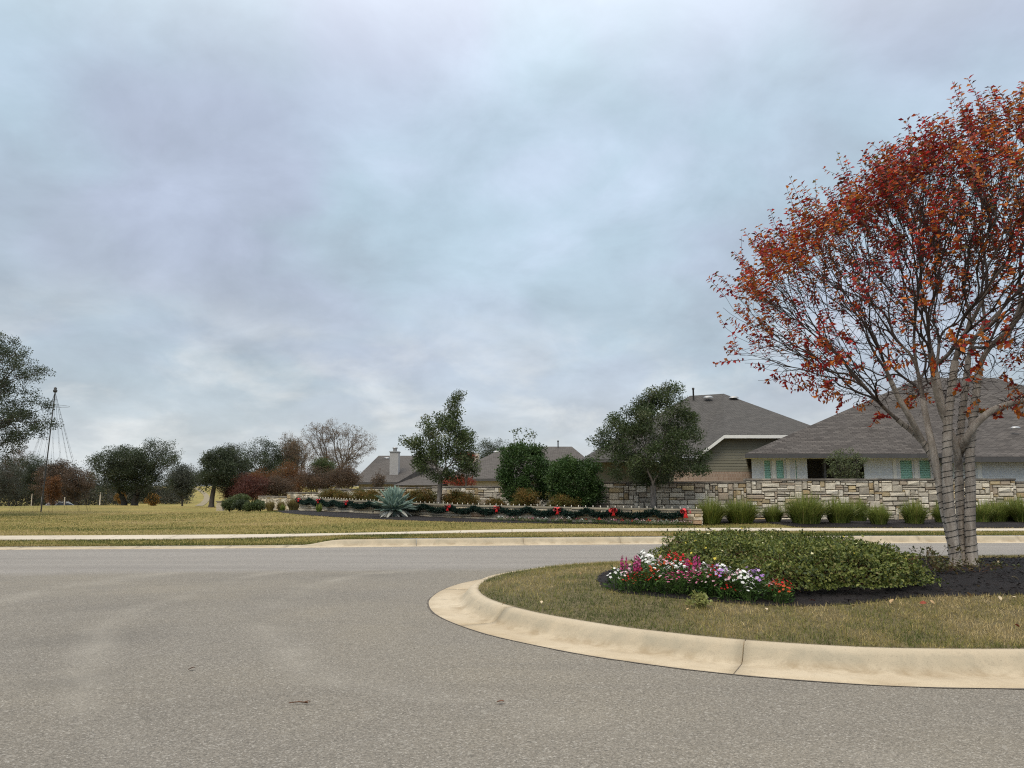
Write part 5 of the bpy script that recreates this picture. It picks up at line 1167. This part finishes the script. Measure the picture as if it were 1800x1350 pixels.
# ================================================================== ORNAMENTAL GRASSES
def grass_clump(label, px, D, w_, h, pal, n=700, group='ornamental grasses along the wall', name='ornamental_grass', bl=0.011, spread=1.0):
    b = on_ground(px, D, 0.03); root = empty(name, tuple(b), label=label, cat='grass', group=group)
    a = rng.uniform(0, 6.28, n); r0 = rng.uniform(0, 1, n) ** .5 * w_ * .24; lean = rng.uniform(0, 1, n) ** 0.75; L = h * rng.uniform(.55, 1.10, n) * (1.08 - .1 * lean)
    K = 5; t = np.linspace(0, 1, K)[None, :]; hr = r0[:, None] * 1.0 + (lean * w_ * .42 * spread)[:, None] * t ** 1.35; zz_ = L[:, None] * (t - (lean * .46)[:, None] * t ** 3)
    aw = a[:, None] + rng.normal(0, .12, n)[:, None] * t
    C = np.stack([np.cos(aw) * hr, np.sin(aw) * hr, zz_], -1); sd_n = np.stack([-np.sin(a + rng.normal(0, .5, n)), np.cos(a), 0 * a], -1)[:, None, :]; wv = bl * np.array([1, .95, .8, .5, .08])[None, :, None]
    V = np.stack([C - sd_n * wv, C + sd_n * wv], 2).reshape(-1, 3); q = (np.arange(n)[:, None] * K + np.arange(K - 1)[None, :]).ravel() * 2
    F = np.stack([q, q + 1, q + 3, q + 2], 1); col = np.repeat(palette(n, *pal), K * 2, 0)
    tp = np.tile(np.repeat(np.linspace(0, 1, K), 2), n)[:, None]; tint = np.array(pal[0][-1]); col = col * (1 - .45 * tp ** 2) + tint * .45 * tp ** 2
    o = link('blades', np_mesh('blades', V, F, col), root, MATS['grass_leaf']); o['kind'] = 'stuff'
    cr = MB(); V, F = lathe_vf([(w_ * .14, -.03), (w_ * .17, .03), (w_ * .12, .09), (.0, .11)], 9); link('crown_base', pd('crown_base', V, F, True), root, MATS['twig_brown'])
    return root
GREEN = ([(0.145, 0.195, 0.036), (0.10, 0.145, 0.028), (0.19, 0.225, 0.048), (0.28, 0.27, 0.085)], (4, 4, 2, 1)); STRAW = ([(0.19, 0.155, 0.055), (0.13, 0.12, 0.04), (0.26, 0.20, 0.085)], (3, 2, 2))
RUSTY = ([(0.17, 0.105, 0.028), (0.11, 0.105, 0.026), (0.085, 0.105, 0.025), (0.26, 0.125, 0.035)], (3, 3, 3, 2))
gl = [(1247, 25.7, 1.15, .82, 'beside the right end of the garland wall'), (1300, 26.2, 1.45, .82, 'arching pale tips, second from the garland wall'), (1357, 26.4, .8, .62, 'narrow one, third from the garland wall'), (1414, 25.6, 1.55, 1.0, 'the tallest and widest of the row'), (1473, 25.8, 1.2, .85, 'fan shaped, just right of the tallest one'),
      (1506, 27.2, .9, .80, 'set back against the wall right of the fan shaped one'), (1541, 25.3, .85, .66, 'small yellowish one in the middle of the row'), (1603, 25.6, 1.0, .78, 'arching one left of the crape myrtle trunks'), (1652, 26.0, .75, .70, 'partly behind the left crape myrtle limb'), (1722, 26.2, .8, .72, 'just right of the crape myrtle trunks'), (1748, 26.6, 1.1, .75, 'second to the right of the crape myrtle trunks'), (1770, 27.0, .95, .78, 'third to the right of the crape myrtle trunks'), (1797, 26.2, 1.1, .92, 'at the right edge of the view')]
for px, D, w_, h, lab in gl: grass_clump('green ornamental grass clump, ' + lab, px, D, w_ * 1.10, h * 1.05, GREEN, n=int(950 * w_), bl=0.010)
for px, D, w_, h, lab in ((476, 42.5, .62, .62, 'leftmost of three straw coloured rounded grasses by the pale wall'), (495, 42.0, .55, .58, 'middle of three straw coloured rounded grasses by the pale wall'), (517, 40.5, .85, .74, 'largest of three straw coloured grasses, at the left end of the garland wall')):
    grass_clump(lab, px, D, w_, h, STRAW, 520, 'straw grasses', bl=.014)
for px, D, w_, h, lab in ((498, 39.6, .35, .36, 'little green yucca-like tuft on the mulch left of the garland wall'), (562, 35.3, .4, .42, 'little green tuft in front of the left end of the garland wall')):
    grass_clump(lab, px, D, w_, h, GREEN, 120, 'small tufts', name='green_tuft', bl=.018)
# rusty shrubs behind the entrance wall
for px, D, w_, h, lab in ((580, 39.0, 1.35, .92, 'first rusty ornamental shrub from the left behind the garland wall'), (606, 38.0, 1.2, .88, 'second rusty ornamental shrub behind the garland wall'), (634, 37.0, 1.3, .92, 'third rusty ornamental shrub, left of the agave'), (655, 35.8, 1.1, .85, 'fourth rusty ornamental shrub, touching the agave left side'), (727, 33.6, 1.25, 1.0, 'rusty shrub directly right of the agave'), (746, 33.2, 1.1, .92, 'olive rusty shrub between the agave and the young oak trunk'), (797, 31.6, 1.1, .85, 'brownish shrub right of the young oak trunk'), (822, 31.0, 1.1, .88, 'olive shrub second to the right of the young oak trunk'), (873, 29.7, .8, .66, 'low olive shrub in front of the tall evergreen left side'), (920, 28.8, 1.25, .95, 'orange tinged shrub in front of the tall evergreen'), (990, 28.0, 1.25, .88, 'orange tinged shrub between the two evergreens')):
    b = on_ground(px, D)
    tree('rusty_shrub', lab, 'shrub', b, (b.x, b.y, b.z + h * .64), (w_ * .56, w_ * .52, h * .66), RUSTY, n_tips=140, m=44, rc=.11, size=.075, trunk_r=.02, fork=.12, stems=4, rtip=.003, floor=b.z + .05, lumps=9, lump=.45, group='rusty shrubs behind the garland wall', crown_name='foliage', aspect=.3, spread=.5, leaf_m='autumn_leaf')
# clipped green bushes at the left end of the boundary wall
for px, D, w_, h, lab in ((406, 46.5, 1.15, .75, 'leftmost dark green bush by the pale stone pillar'), (425, 46.0, 1.1, .70, 'second dark green bush right of the pale pillar'), (443, 45.5, 1.15, .66, 'third low green bush right of the pale pillar'), (458, 46.5, 1.0, .72, 'fourth green bush, next to the straw coloured grasses'), (420, 51.5, 2.2, 1.15, 'taller green bush behind the dark green bushes')):
    b = on_ground(px, D); c = (b.x, b.y, b.z + h * .5)
    tree('green_bush', lab, 'shrub', b, c, (w_ * .5, w_ * .5, h * .5), GREENT if px != 425 else OAK, n_tips=110, m=26, rc=.11, size=.09, trunk_r=.03, fork=.15, stems=3, rtip=.004, floor=b.z, lumps=5, group='bushes at the end of the boundary wall', crown_name='foliage', spread=.4)
b = on_ground(389, 49.0); pl = empty('stone_pillar', tuple(b), label='short pale limestone pillar left of the dark green bushes', cat='pillar')
z = -.1
for k in range(4):
    MB().box(-.19 + rng.normal(0, .008), .19 + rng.normal(0, .008), -.19, .19, z, z + .155).build('block', MATS['path_concrete'], pl); z += .16
MB().box(-.23, .23, -.23, .23, z, z + .06).build('cap', MATS['cap_stone'], pl)

# ================================================================== AGAVE
def agave_leaf(L, wd, curl, thick):
    K = 9; V, F = [], []
    for i in range(K):
        t = i / (K - 1); ww = wd * (0.62 + 0.9 * t - 1.0 * t ** 2 * .2) * (1 - t ** 2.6) if t < 1 else 0.003; ww = max(ww, .004); x = L * t * math.cos(curl * t * .5); zc_ = L * (math.sin(curl * t) * .5) * t
        gut = .32 * ww; th = thick * (1 - .85 * t)
        for yy, zz_ in ((-ww / 2, gut * .9), (0, 0), (ww / 2, gut * .9), (0, -th)): V.append((x, yy, zc_ + zz_))
    for i in range(K - 1):
        for j in range(4): k = (j + 1) % 4; F.append((i * 4 + j, i * 4 + k, (i + 1) * 4 + k, (i + 1) * 4 + j))
    F.append(((K - 1) * 4, (K - 1) * 4 + 1, (K - 1) * 4 + 2, (K - 1) * 4 + 3)); return pd('leaf', V, F, True)
m = NT('agave_leaf'); oi = m.n('ShaderNodeObjectInfo'); c_ = m.coord('Object', (1.5, 14, 14)); n1 = m.noise(c_, 2, 4, .6); m.fin(m.mix(m.rng(n1, .3, .7), (0.125, 0.200, 0.165), (0.235, 0.315, 0.270)), 0.55)
m = NT('agave_dry'); c_ = m.coord('Object', (2, 14, 14)); n1 = m.noise(c_, 2, 4, .6); m.fin(m.mix(m.rng(n1, .3, .7), (0.33, 0.325, 0.29), (0.50, 0.49, 0.43)), 0.8)
b = on_ground(694, 30.2, .02); ag = empty('agave', tuple(b), label='big blue-green agave rosette with dry grey lower leaves before the garland wall', cat='plant')
lv = [agave_leaf(1.0, .21, .35, .06), agave_leaf(1.0, .19, -.25, .06), agave_leaf(1.0, .23, .1, .06)]
gold = 2.39996
for i in range(92):
    t = i / 91; el = R(2 + 80 * t ** 1.15) + rng.normal(0, .05); o = link('leaf', lv[i % 3], ag, None); o.rotation_euler = (rng.normal(0, .12), -el, i * gold); s = rng.uniform(.86, 1.08) * (.98 - .12 * t); o.scale = (s, s * 1.0, s); o.location = (0, 0, .25 + .12 * t)
for me_ in lv: me_.materials.append(MATS['agave_leaf'])
dl = [agave_leaf(.8, .15, -.9, .03), agave_leaf(.7, .13, -1.3, .03)]
for me_ in dl: me_.materials.append(MATS['agave_dry'])
for i in range(34):
    o = link('dry_leaf', dl[i % 2], ag, None); o.rotation_euler = (rng.normal(0, .5), R(rng.uniform(-8, 24)), i * gold + rng.normal(0, .2)); o.location = (0, 0, rng.uniform(.14, .30)); s = rng.uniform(.85, 1.2); o.scale = (s, s, s)
V, F = lathe_vf([(.22, -.1), (.25, .1), (.2, .3), (0, .42)], 10); link('stem', pd('stem', V, F, True), ag, MATS['agave_leaf'])

# ================================================================== GARLANDS, BOWS, TOP LIGHTS
NEEDLE = ([(0.012, 0.034, 0.024), (0.020, 0.048, 0.032), (0.008, 0.022, 0.017)], (3, 2, 2))
bow_px = [533, 568, 617, 795, 880, 985, 1080, 1205]
nodes = [528, 550, 568, 592, 617, 655, 700, 750, 795, 838, 880, 932, 985, 1033, 1080, 1148, 1205]
gs = [(0, 4), (4, 8), (8, 10), (10, 12), (12, 14), (14, 16)]
glab = ['left end up to the third bow', 'behind and beside the agave', 'between the fourth and fifth bows', 'between the fifth and sixth bows', 'between the sixth and seventh bows', 'between the last two bows']
for (i0, i1), gl_ in zip(gs, glab):
    path = []
    for i in range(i0, i1):
        sa, sb = s_of(nodes[i]), s_of(nodes[i + 1])
        for t in np.linspace(0, 1, 26)[:-1]:
            s = sa + (sb - sa) * t; path.append(sgn_pt(s, .16 - .05 * math.sin(math.pi * t), sign_top(s) - .075 - .15 * (4 * t * (1 - t)) * min(1, (sb - sa) / 1.6 + .35)))
    path = np.array(path); b = path[0].copy(); root = empty('garland', tuple(b), label='dark evergreen garland on the low wall, ' + gl_, cat='garland', group='garlands on the low wall')
    d = np.r_[0, np.cumsum(np.linalg.norm(np.diff(path, axis=0), axis=1))]; n = int(d[-1] * 900); s = rng.uniform(0, d[-1], n); C = np.stack([np.interp(s, d, path[:, k]) for k in range(3)], 1); u = runit(n); thick_ = .055 * (1 + .35 * np.sin(s * 7 + i0)); L = rng.uniform(.07, .15, n)
    o = link('needles', leaf_mesh('needles', C - b + u * thick_[:, None] * .5, u + rng.normal(0, .3, (n, 3)), runit(n), L, L * .22, palette(n, *NEEDLE)), root, MATS['leaf']); o['kind'] = 'stuff'
    link('rope', tubes_mesh('rope', [(path - b, .035, 6)]), root, MATS['wire_dark'])
def bow_part(kind):
    V, F = [], []
    if kind == 'loop':
        K = 9
        for i in range(K):
            t = i / (K - 1); a = 2 * math.pi * t; x = .080 * (1 - math.cos(a)); zc_ = .062 * math.sin(a); wv = .05 + .02 * math.sin(a / 2)
            V += [(x, -wv, zc_), (x, wv, zc_)]
        F = [(2 * i, 2 * i + 1, 2 * i + 3, 2 * i + 2) for i in range(K - 1)]
    else:
        K = 6
        for i in range(K):
            t = i / (K - 1); wv = .020 + .012 * t; V += [(-wv + .02 * t, -.03 * math.sin(t * 3), -.21 * t), (wv + .02 * t, -.03 * math.sin(t * 3) - .01, -.21 * t + (.03 if i == K - 1 else 0))]
        F = [(2 * i, 2 * i + 1, 2 * i + 3, 2 * i + 2) for i in range(K - 1)]
    me = pd(kind, V, F, True); me.materials.append(MATS['ribbon_red']); return me
loop_m, tail_m = bow_part('loop'), bow_part('tail')
V, F = lathe_vf([(.0, -.035), (.03, -.03), (.042, 0), (.03, .03), (0, .035)], 8); knot_m = pd('knot', V, F, True); knot_m.materials.append(MATS['ribbon_red'])
for i, px in enumerate(bow_px):
    s = s_of(px); p = sgn_pt(s, .24, sign_top(s) - .06); sc__ = (.62, .65, .68, .80, .76, .84, .88, 1.05)[i]
    root = empty('bow', tuple(p), label=f'red ribbon bow on the garland, {ORD[i]} from the left', cat='bow', group='red bows on the garland wall'); root.scale = (sc__,) * 3; root.rotation_euler = (0, 0, rng.normal(0, .2))
    link('knot', knot_m, root)
    for a in (0.25, -0.3, math.pi - .25, math.pi + .3):
        o = link('loop', loop_m, root); o.rotation_euler = (rng.normal(0, .25), -a, rng.normal(0, .3)); o.location = (0, -.01, .0)
    for sgx in (-.3, .3):
        o = link('tail', tail_m, root); o.rotation_euler = (0, sgx, 0); o.location = (0, -.02, -.01); o.scale = (1 if sgx > 0 else -1, 1, 1)
cordp = [sgn_pt(s, -.05, sign_top(s) + .022) for s in np.linspace(.1, SL - .05, 90)]; b = cordp[0]
tl = empty('string_lights', tuple(b), label='row of small white bulbs standing along the top of the garland wall', cat='lights')
link('cord', tubes_mesh('cord', [(np.array(cordp) - b, .006, 5)]), tl, MATS['wire_dark'])
V, F = lathe_vf([(.010, 0), (.011, .016), (.014, .022), (.017, .038), (.011, .062), (0, .075)], 7); bulb_m = pd('bulb', V, F, True)
s = .15
while s < SL - .05:
    o = link('bulb', bulb_m, tl, MATS['bulb_white']); o.location = tuple(sgn_pt(s, -.05, sign_top(s) + .012) - b); s += .265 * rng.uniform(.93, 1.07)

# ================================================================== LEFT LAWN: light-string pole, street lamp, posts, car
b = on_ground(75, 44.0); top = P(97, 688, 44.0); pr = empty('light_pole', tuple(b), label='tall slim pole strung with cone of light strings on the left lawn', cat='pole')
tl_ = np.array(top - b)
link('pole', tubes_mesh('pole', [(np.array([[0, 0, -.1], tl_ * .35, tl_ * .7, tl_]), np.array([.038, .035, .03, .025]), 8)]), pr, MATS['pipe_dark'])
V, F = lathe_vf([(.0, -.08), (.10, -.05), (.12, .06), (.07, .12), (.09, .2), (0, .26)], 8); o = link('topper', pd('topper', V, F, True), pr, MATS['pipe_dark']); o.location = tuple(tl_)
ring = np.array([[.78 * math.cos(a), .78 * math.sin(a), 0] for a in np.linspace(0, 2 * math.pi, 33)]) + tl_ - [0, 0, .85]
link('hoop', tubes_mesh('hoop', [(ring, .007, 5)] + [(np.array([tl_ - [0, 0, .85], ring[k]]), .005, 4) for k in (0, 8, 16, 24)]), pr, MATS['pipe_dark'])
for k in range(16):
    a = 2 * math.pi * k / 16 + .1; foot = np.array([2.0 * math.cos(a) + .55, 2.0 * math.sin(a), 0]); foot[2] = zt1(b.x + foot[0], b.y + foot[1]) - b.z; t = np.linspace(0, 1, 9)[:, None]; pth = tl_ * (1 - t) + foot * t; pth[:, 2] -= .28 * np.sin(math.pi * t[:, 0]) ; pth = pth - np.array([1, 0, 0]) * 0
    o = link('light_string', tubes_mesh('light_string', [(pth, .0042, 4)] + [(np.array([q, q + [0, 0, -.03]]), .010, 4) for q in (tl_ * (1 - u) + foot * u - np.array([0, 0, .28 * math.sin(math.pi * u)]) for u in np.linspace(.06, .98, 26))]), pr, MATS['wire_dark'])
b = on_ground(75, 104.0); sl = empty('street_lamp', tuple(b), label='grey street lamp with curved arm behind the light-string pole', cat='lamp')
h = P(76, 828, 104).z - b.z
link('post', tubes_mesh('post', [(np.array([[0, 0, -.1], [0, 0, h * .5], [0, 0, h]]), np.array([.12, .10, .08]), 8)]), sl, MATS['lamp_grey'])
link('arm', tubes_mesh('arm', [(np.array([[0, 0, h - .1], [.3, 0, h + .15], [.9, 0, h + .42], [1.6, 0, h + .55]]), np.array([.06, .055, .05, .045]), 6)]), sl, MATS['lamp_grey'])
o = MB().add([(1.5, -.14, h + .44), (2.15, -.12, h + .48), (2.15, .12, h + .48), (1.5, .14, h + .44), (1.5, -.10, h + .62), (2.1, -.06, h + .58), (2.1, .06, h + .58), (1.5, .10, h + .62)], BOXF).build('lamp_head', MATS['lamp_grey'], sl)
for px, D, yt, lab, r in ((177, 95, 865, 'slim pale post standing in front of the broad live oak left side', .06), (115, 92, 874, 'short grey post beside the white car', .05), (57, 100, 868, 'thin grey post left of the light-string pole', .05)):
    b = on_ground(px, D); h = P(px, yt, D).z - b.z; V, F = lathe_vf([(r * 1.4, -.1), (r * 1.4, .08), (r, .1), (r, h - .06), (r * .6, h), (0, h)], 8); o = link('post', pd('post', V, F, True), None, MATS['path_concrete'])
    o.name = 'marker_post'; o.location = b; tag(o, lab, 'post', 'posts beyond the lawn crest')
b = on_ground(112, 100.0); car = empty('parked_car', tuple(b), R(72), 'white car showing only its roof and windows over the lawn crest', 'car'); car.location.z = P(112, 881.5, 100).z - 1.52
def slab(prof, y0, y1, taper=0.0):
    n = len(prof); V = [(x, y0, z) for x, z in prof] + [(x, y1, z) for x, z in prof]; F = [tuple(range(n)), tuple(range(2 * n - 1, n - 1, -1))] + [(i, i + n, (i + 1) % n + n, (i + 1) % n) for i in range(n)]; return V, F
body = [(-2.25, .35), (-2.3, .7), (-2.2, .95), (-1.2, 1.02), (1.0, 1.0), (2.05, .85), (2.28, .62), (2.25, .35)]
MB().add(*slab(body, -.88, .88)).build('body', MATS['car_paint'], car)
V, F = slab([(-1.95, .99), (-1.45, 1.46), (-.9, 1.52), (.3, 1.50), (1.15, .98)], -.72, .72); V = [(x, y * (1.12 if z < 1.2 else .92), z) for x, y, z in V]; cb = MB().add(V, F).build('cabin', MATS['car_paint'], car)
for sy in (-1, 1): MB().add([(-1.7, sy * .80, 1.04), (.95, sy * .80, 1.04), (.32, sy * .70, 1.34), (-1.35, sy * .70, 1.34), (-1.7, sy * .775, 1.04), (.95, sy * .775, 1.04), (.32, sy * .675, 1.42), (-1.35, sy * .675, 1.42)], BOXF).build('window', MATS['dark_glass'], cb)
MB().add([(-2.0, -.66, 1.03), (-2.0, .66, 1.03), (-1.62, .56, 1.32), (-1.62, -.56, 1.32), (-1.93, -.66, 1.03), (-1.93, .66, 1.03), (-1.57, .56, 1.32), (-1.57, -.56, 1.32)], BOXF).build('rear_window', MATS['dark_glass'], cb)
for sx in (-1.38, 1.38):
    for sy in (-.8, .8):
        V, F = lathe_vf([(.0, -.1), (.33, -.1), (.33, .1), (0, .1)], 14); o = link('wheel', pd('wheel', V, F), car, MATS['tyre']); o.rotation_euler = (R(90), 0, 0); o.location = (sx, sy, .33)
        V, F = lathe_vf([(.0, -.115), (.2, -.11), (.2, .11), (0, .115)], 10); r_ = link('rim', pd('rim', V, F), o, MATS['rim'])
for sy in (-.7, .7):
    MB().box(-2.315, -2.2, sy - .14, sy + .14, .72, .9).build('tail_light', MATS['tail_red'], car); MB().box(2.1, 2.285, sy - .15, sy + .15, .62, .74).build('headlight', MATS['rim'], car)

# ================================================================== LITTER
def litter_leaf(label, loc, s, rz, col, tilt=.25, group='fallen leaves on the island'):
    K = 5; V, F = [], []
    for i in range(K):
        t = i / (K - 1); wv = .34 * math.sin(math.pi * min(.98, t * .92 + .05)); z = .16 * math.sin(t * 2.6); V += [(t - .5, -wv, z + .10), (t - .5, 0, z), (t - .5, wv, z + .12)]
    for i in range(K - 1):
        for j in range(2): F.append((3 * i + j, 3 * i + j + 1, 3 * i + j + 4, 3 * i + j + 3))
    me = pd('fallen_leaf', V, F, True); o = link('fallen_leaf', me, None, MATS[col]); o.location = loc; o.scale = (s, s, s); o.rotation_euler = (rng.normal(0, tilt), rng.normal(0, tilt), rz); return tag(o, label, 'leaf', group)
plain('dry_leaf_tan', (0.40, 0.27, 0.14), .8, var=.3, scale=3); plain('dry_leaf_red', (0.24, 0.055, 0.03), .8, var=.3, scale=3); plain('dry_leaf_pale', (0.52, 0.42, 0.28), .8, var=.25, scale=3); plain('dry_leaf_brown', (0.13, 0.06, 0.035), .85)
fl = [(1755, 990, 'dry_leaf_pale', 'pale fallen leaf on the mulch right of the crape myrtle'), (1768, 998, 'dry_leaf_pale', 'pale fallen leaf just right of the first one beyond the trunks'), (1702, 1038, 'dry_leaf_tan', 'curled tan leaf on the mulch in front of the crape myrtle'), (1688, 1045, 'dry_leaf_pale', 'flat pale leaf on the mulch beside the curled tan leaf'), (1718, 1028, 'dry_leaf_pale', 'long pale leaf lying at the crape myrtle foot'), (1743, 1050, 'dry_leaf_tan', 'folded tan leaf at the mulch edge on the right'), (1757, 1053, 'dry_leaf_pale', 'thin pale leaf at the mulch edge right of the folded tan leaf'), (1782, 1046, 'dry_leaf_pale', 'pale leaf on the mulch at the right edge of the view'), (1784, 1018, 'dry_leaf_pale', 'pale leaf far right on the dark mulch'), (1623, 1063, 'dry_leaf_red', 'red fallen leaf on the turf below the shrub end'), (1638, 1061, 'dry_leaf_tan', 'tan leaf on the turf beside the red leaf'), (1500, 1069, 'dry_leaf_tan', 'tan leaf on the turf below the middle of the shrub'), (1568, 1050, 'dry_leaf_tan', 'brown leaf on the mulch under the shrub'), (1428, 1048, 'dry_leaf_red', 'reddish leaf on the mulch at the shrub left foot'), (1210, 1076, 'dry_leaf_tan', 'round tan leaf on the turf below the flowers'), (886, 1064, 'dry_leaf_tan', 'tan leaf lying against the kerb near the island nose'), (1024, 1020, 'dry_leaf_pale', 'pale leaf on the turf left of the flowers'), (952, 1062, 'dry_leaf_pale', 'pale leaf on the turf near the kerb joint'), (1060, 994, 'dry_leaf_pale', 'white scrap leaf on the turf behind the flowers'), (1788, 1106, 'dry_leaf_red', 'small red leaf on the turf at the right'), (1347, 1075, 'dry_leaf_pale', 'small pale leaf on the turf right of the round tan leaf'), (1020, 1010, 'dry_leaf_tan', 'small tan leaf on the turf near the island back edge')]
for px, py, c, lab in fl:
    g_ = G(px, py, .27)
    for _ in range(3): g_ = G(px, py, zm(g_.x, g_.y) + .02)
    litter_leaf(lab, (g_.x, g_.y, zm(g_.x, g_.y) + .035), rng.uniform(.038, .075), rng.uniform(0, 6.28), c, .4)
for px, py, lab in ((337, 1178, 'small dark curled leaf on the asphalt at the left'), (880, 1237, 'tiny dark leaf scrap on the asphalt, centre')):
    g_ = G(px, py, 0); litter_leaf(lab, (g_.x, g_.y, .008), .05, rng.uniform(-.4, .4), 'dry_leaf_brown', .15, 'litter on the road')
g_ = G(525, 1237, 0); tw_ = [(np.array([[-.065, 0, .006], [0, .006, .012], [.06, -.004, .008]]), np.array([.003, .004, .004]), 5), (np.array([[.03, 0, .01], [.055, .02, .014], [.072, .022, .01]]), np.array([.003, .003, .002]), 5), (np.array([[.035, 0, .01], [.06, -.016, .018], [.07, -.03, .012]]), np.array([.003, .003, .002]), 5)]
o = link('twig', tubes_mesh('twig', tw_), None, MATS['twig_brown']); o.location = (g_.x, g_.y, 0); tag(o, 'reddish brown forked twig lying on the asphalt in the foreground', 'twig')
# mulch chips
NCH = 7000; X = rng.uniform(.9, 9.5, NCH); Y = rng.uniform(7.6, 13.0, NCH); kp = in_poly(mo_poly, X, Y); X, Y = X[kp], Y[kp]; C = np.array([(a, b_, zm(a, b_) + rng.uniform(-.004, .012)) for a, b_ in zip(X, Y)]); n = len(C); D = runit(n) * [1, 1, .35]; L = rng.uniform(.03, .075, n)
o = link('mulch_chips', leaf_mesh('mulch_chips', C, D, runit(n) * .4 + [0, 0, 1], L, L * .35, palette(n, [(0.022, 0.018, 0.017), (0.045, 0.036, 0.032), (0.012, 0.010, 0.010), (0.10, 0.075, 0.06)], (5, 3, 3, .5))), None, MATS['blade']); tag(o, 'dark shredded bark chips covering the island planting bed', 'mulch', kind='stuff')
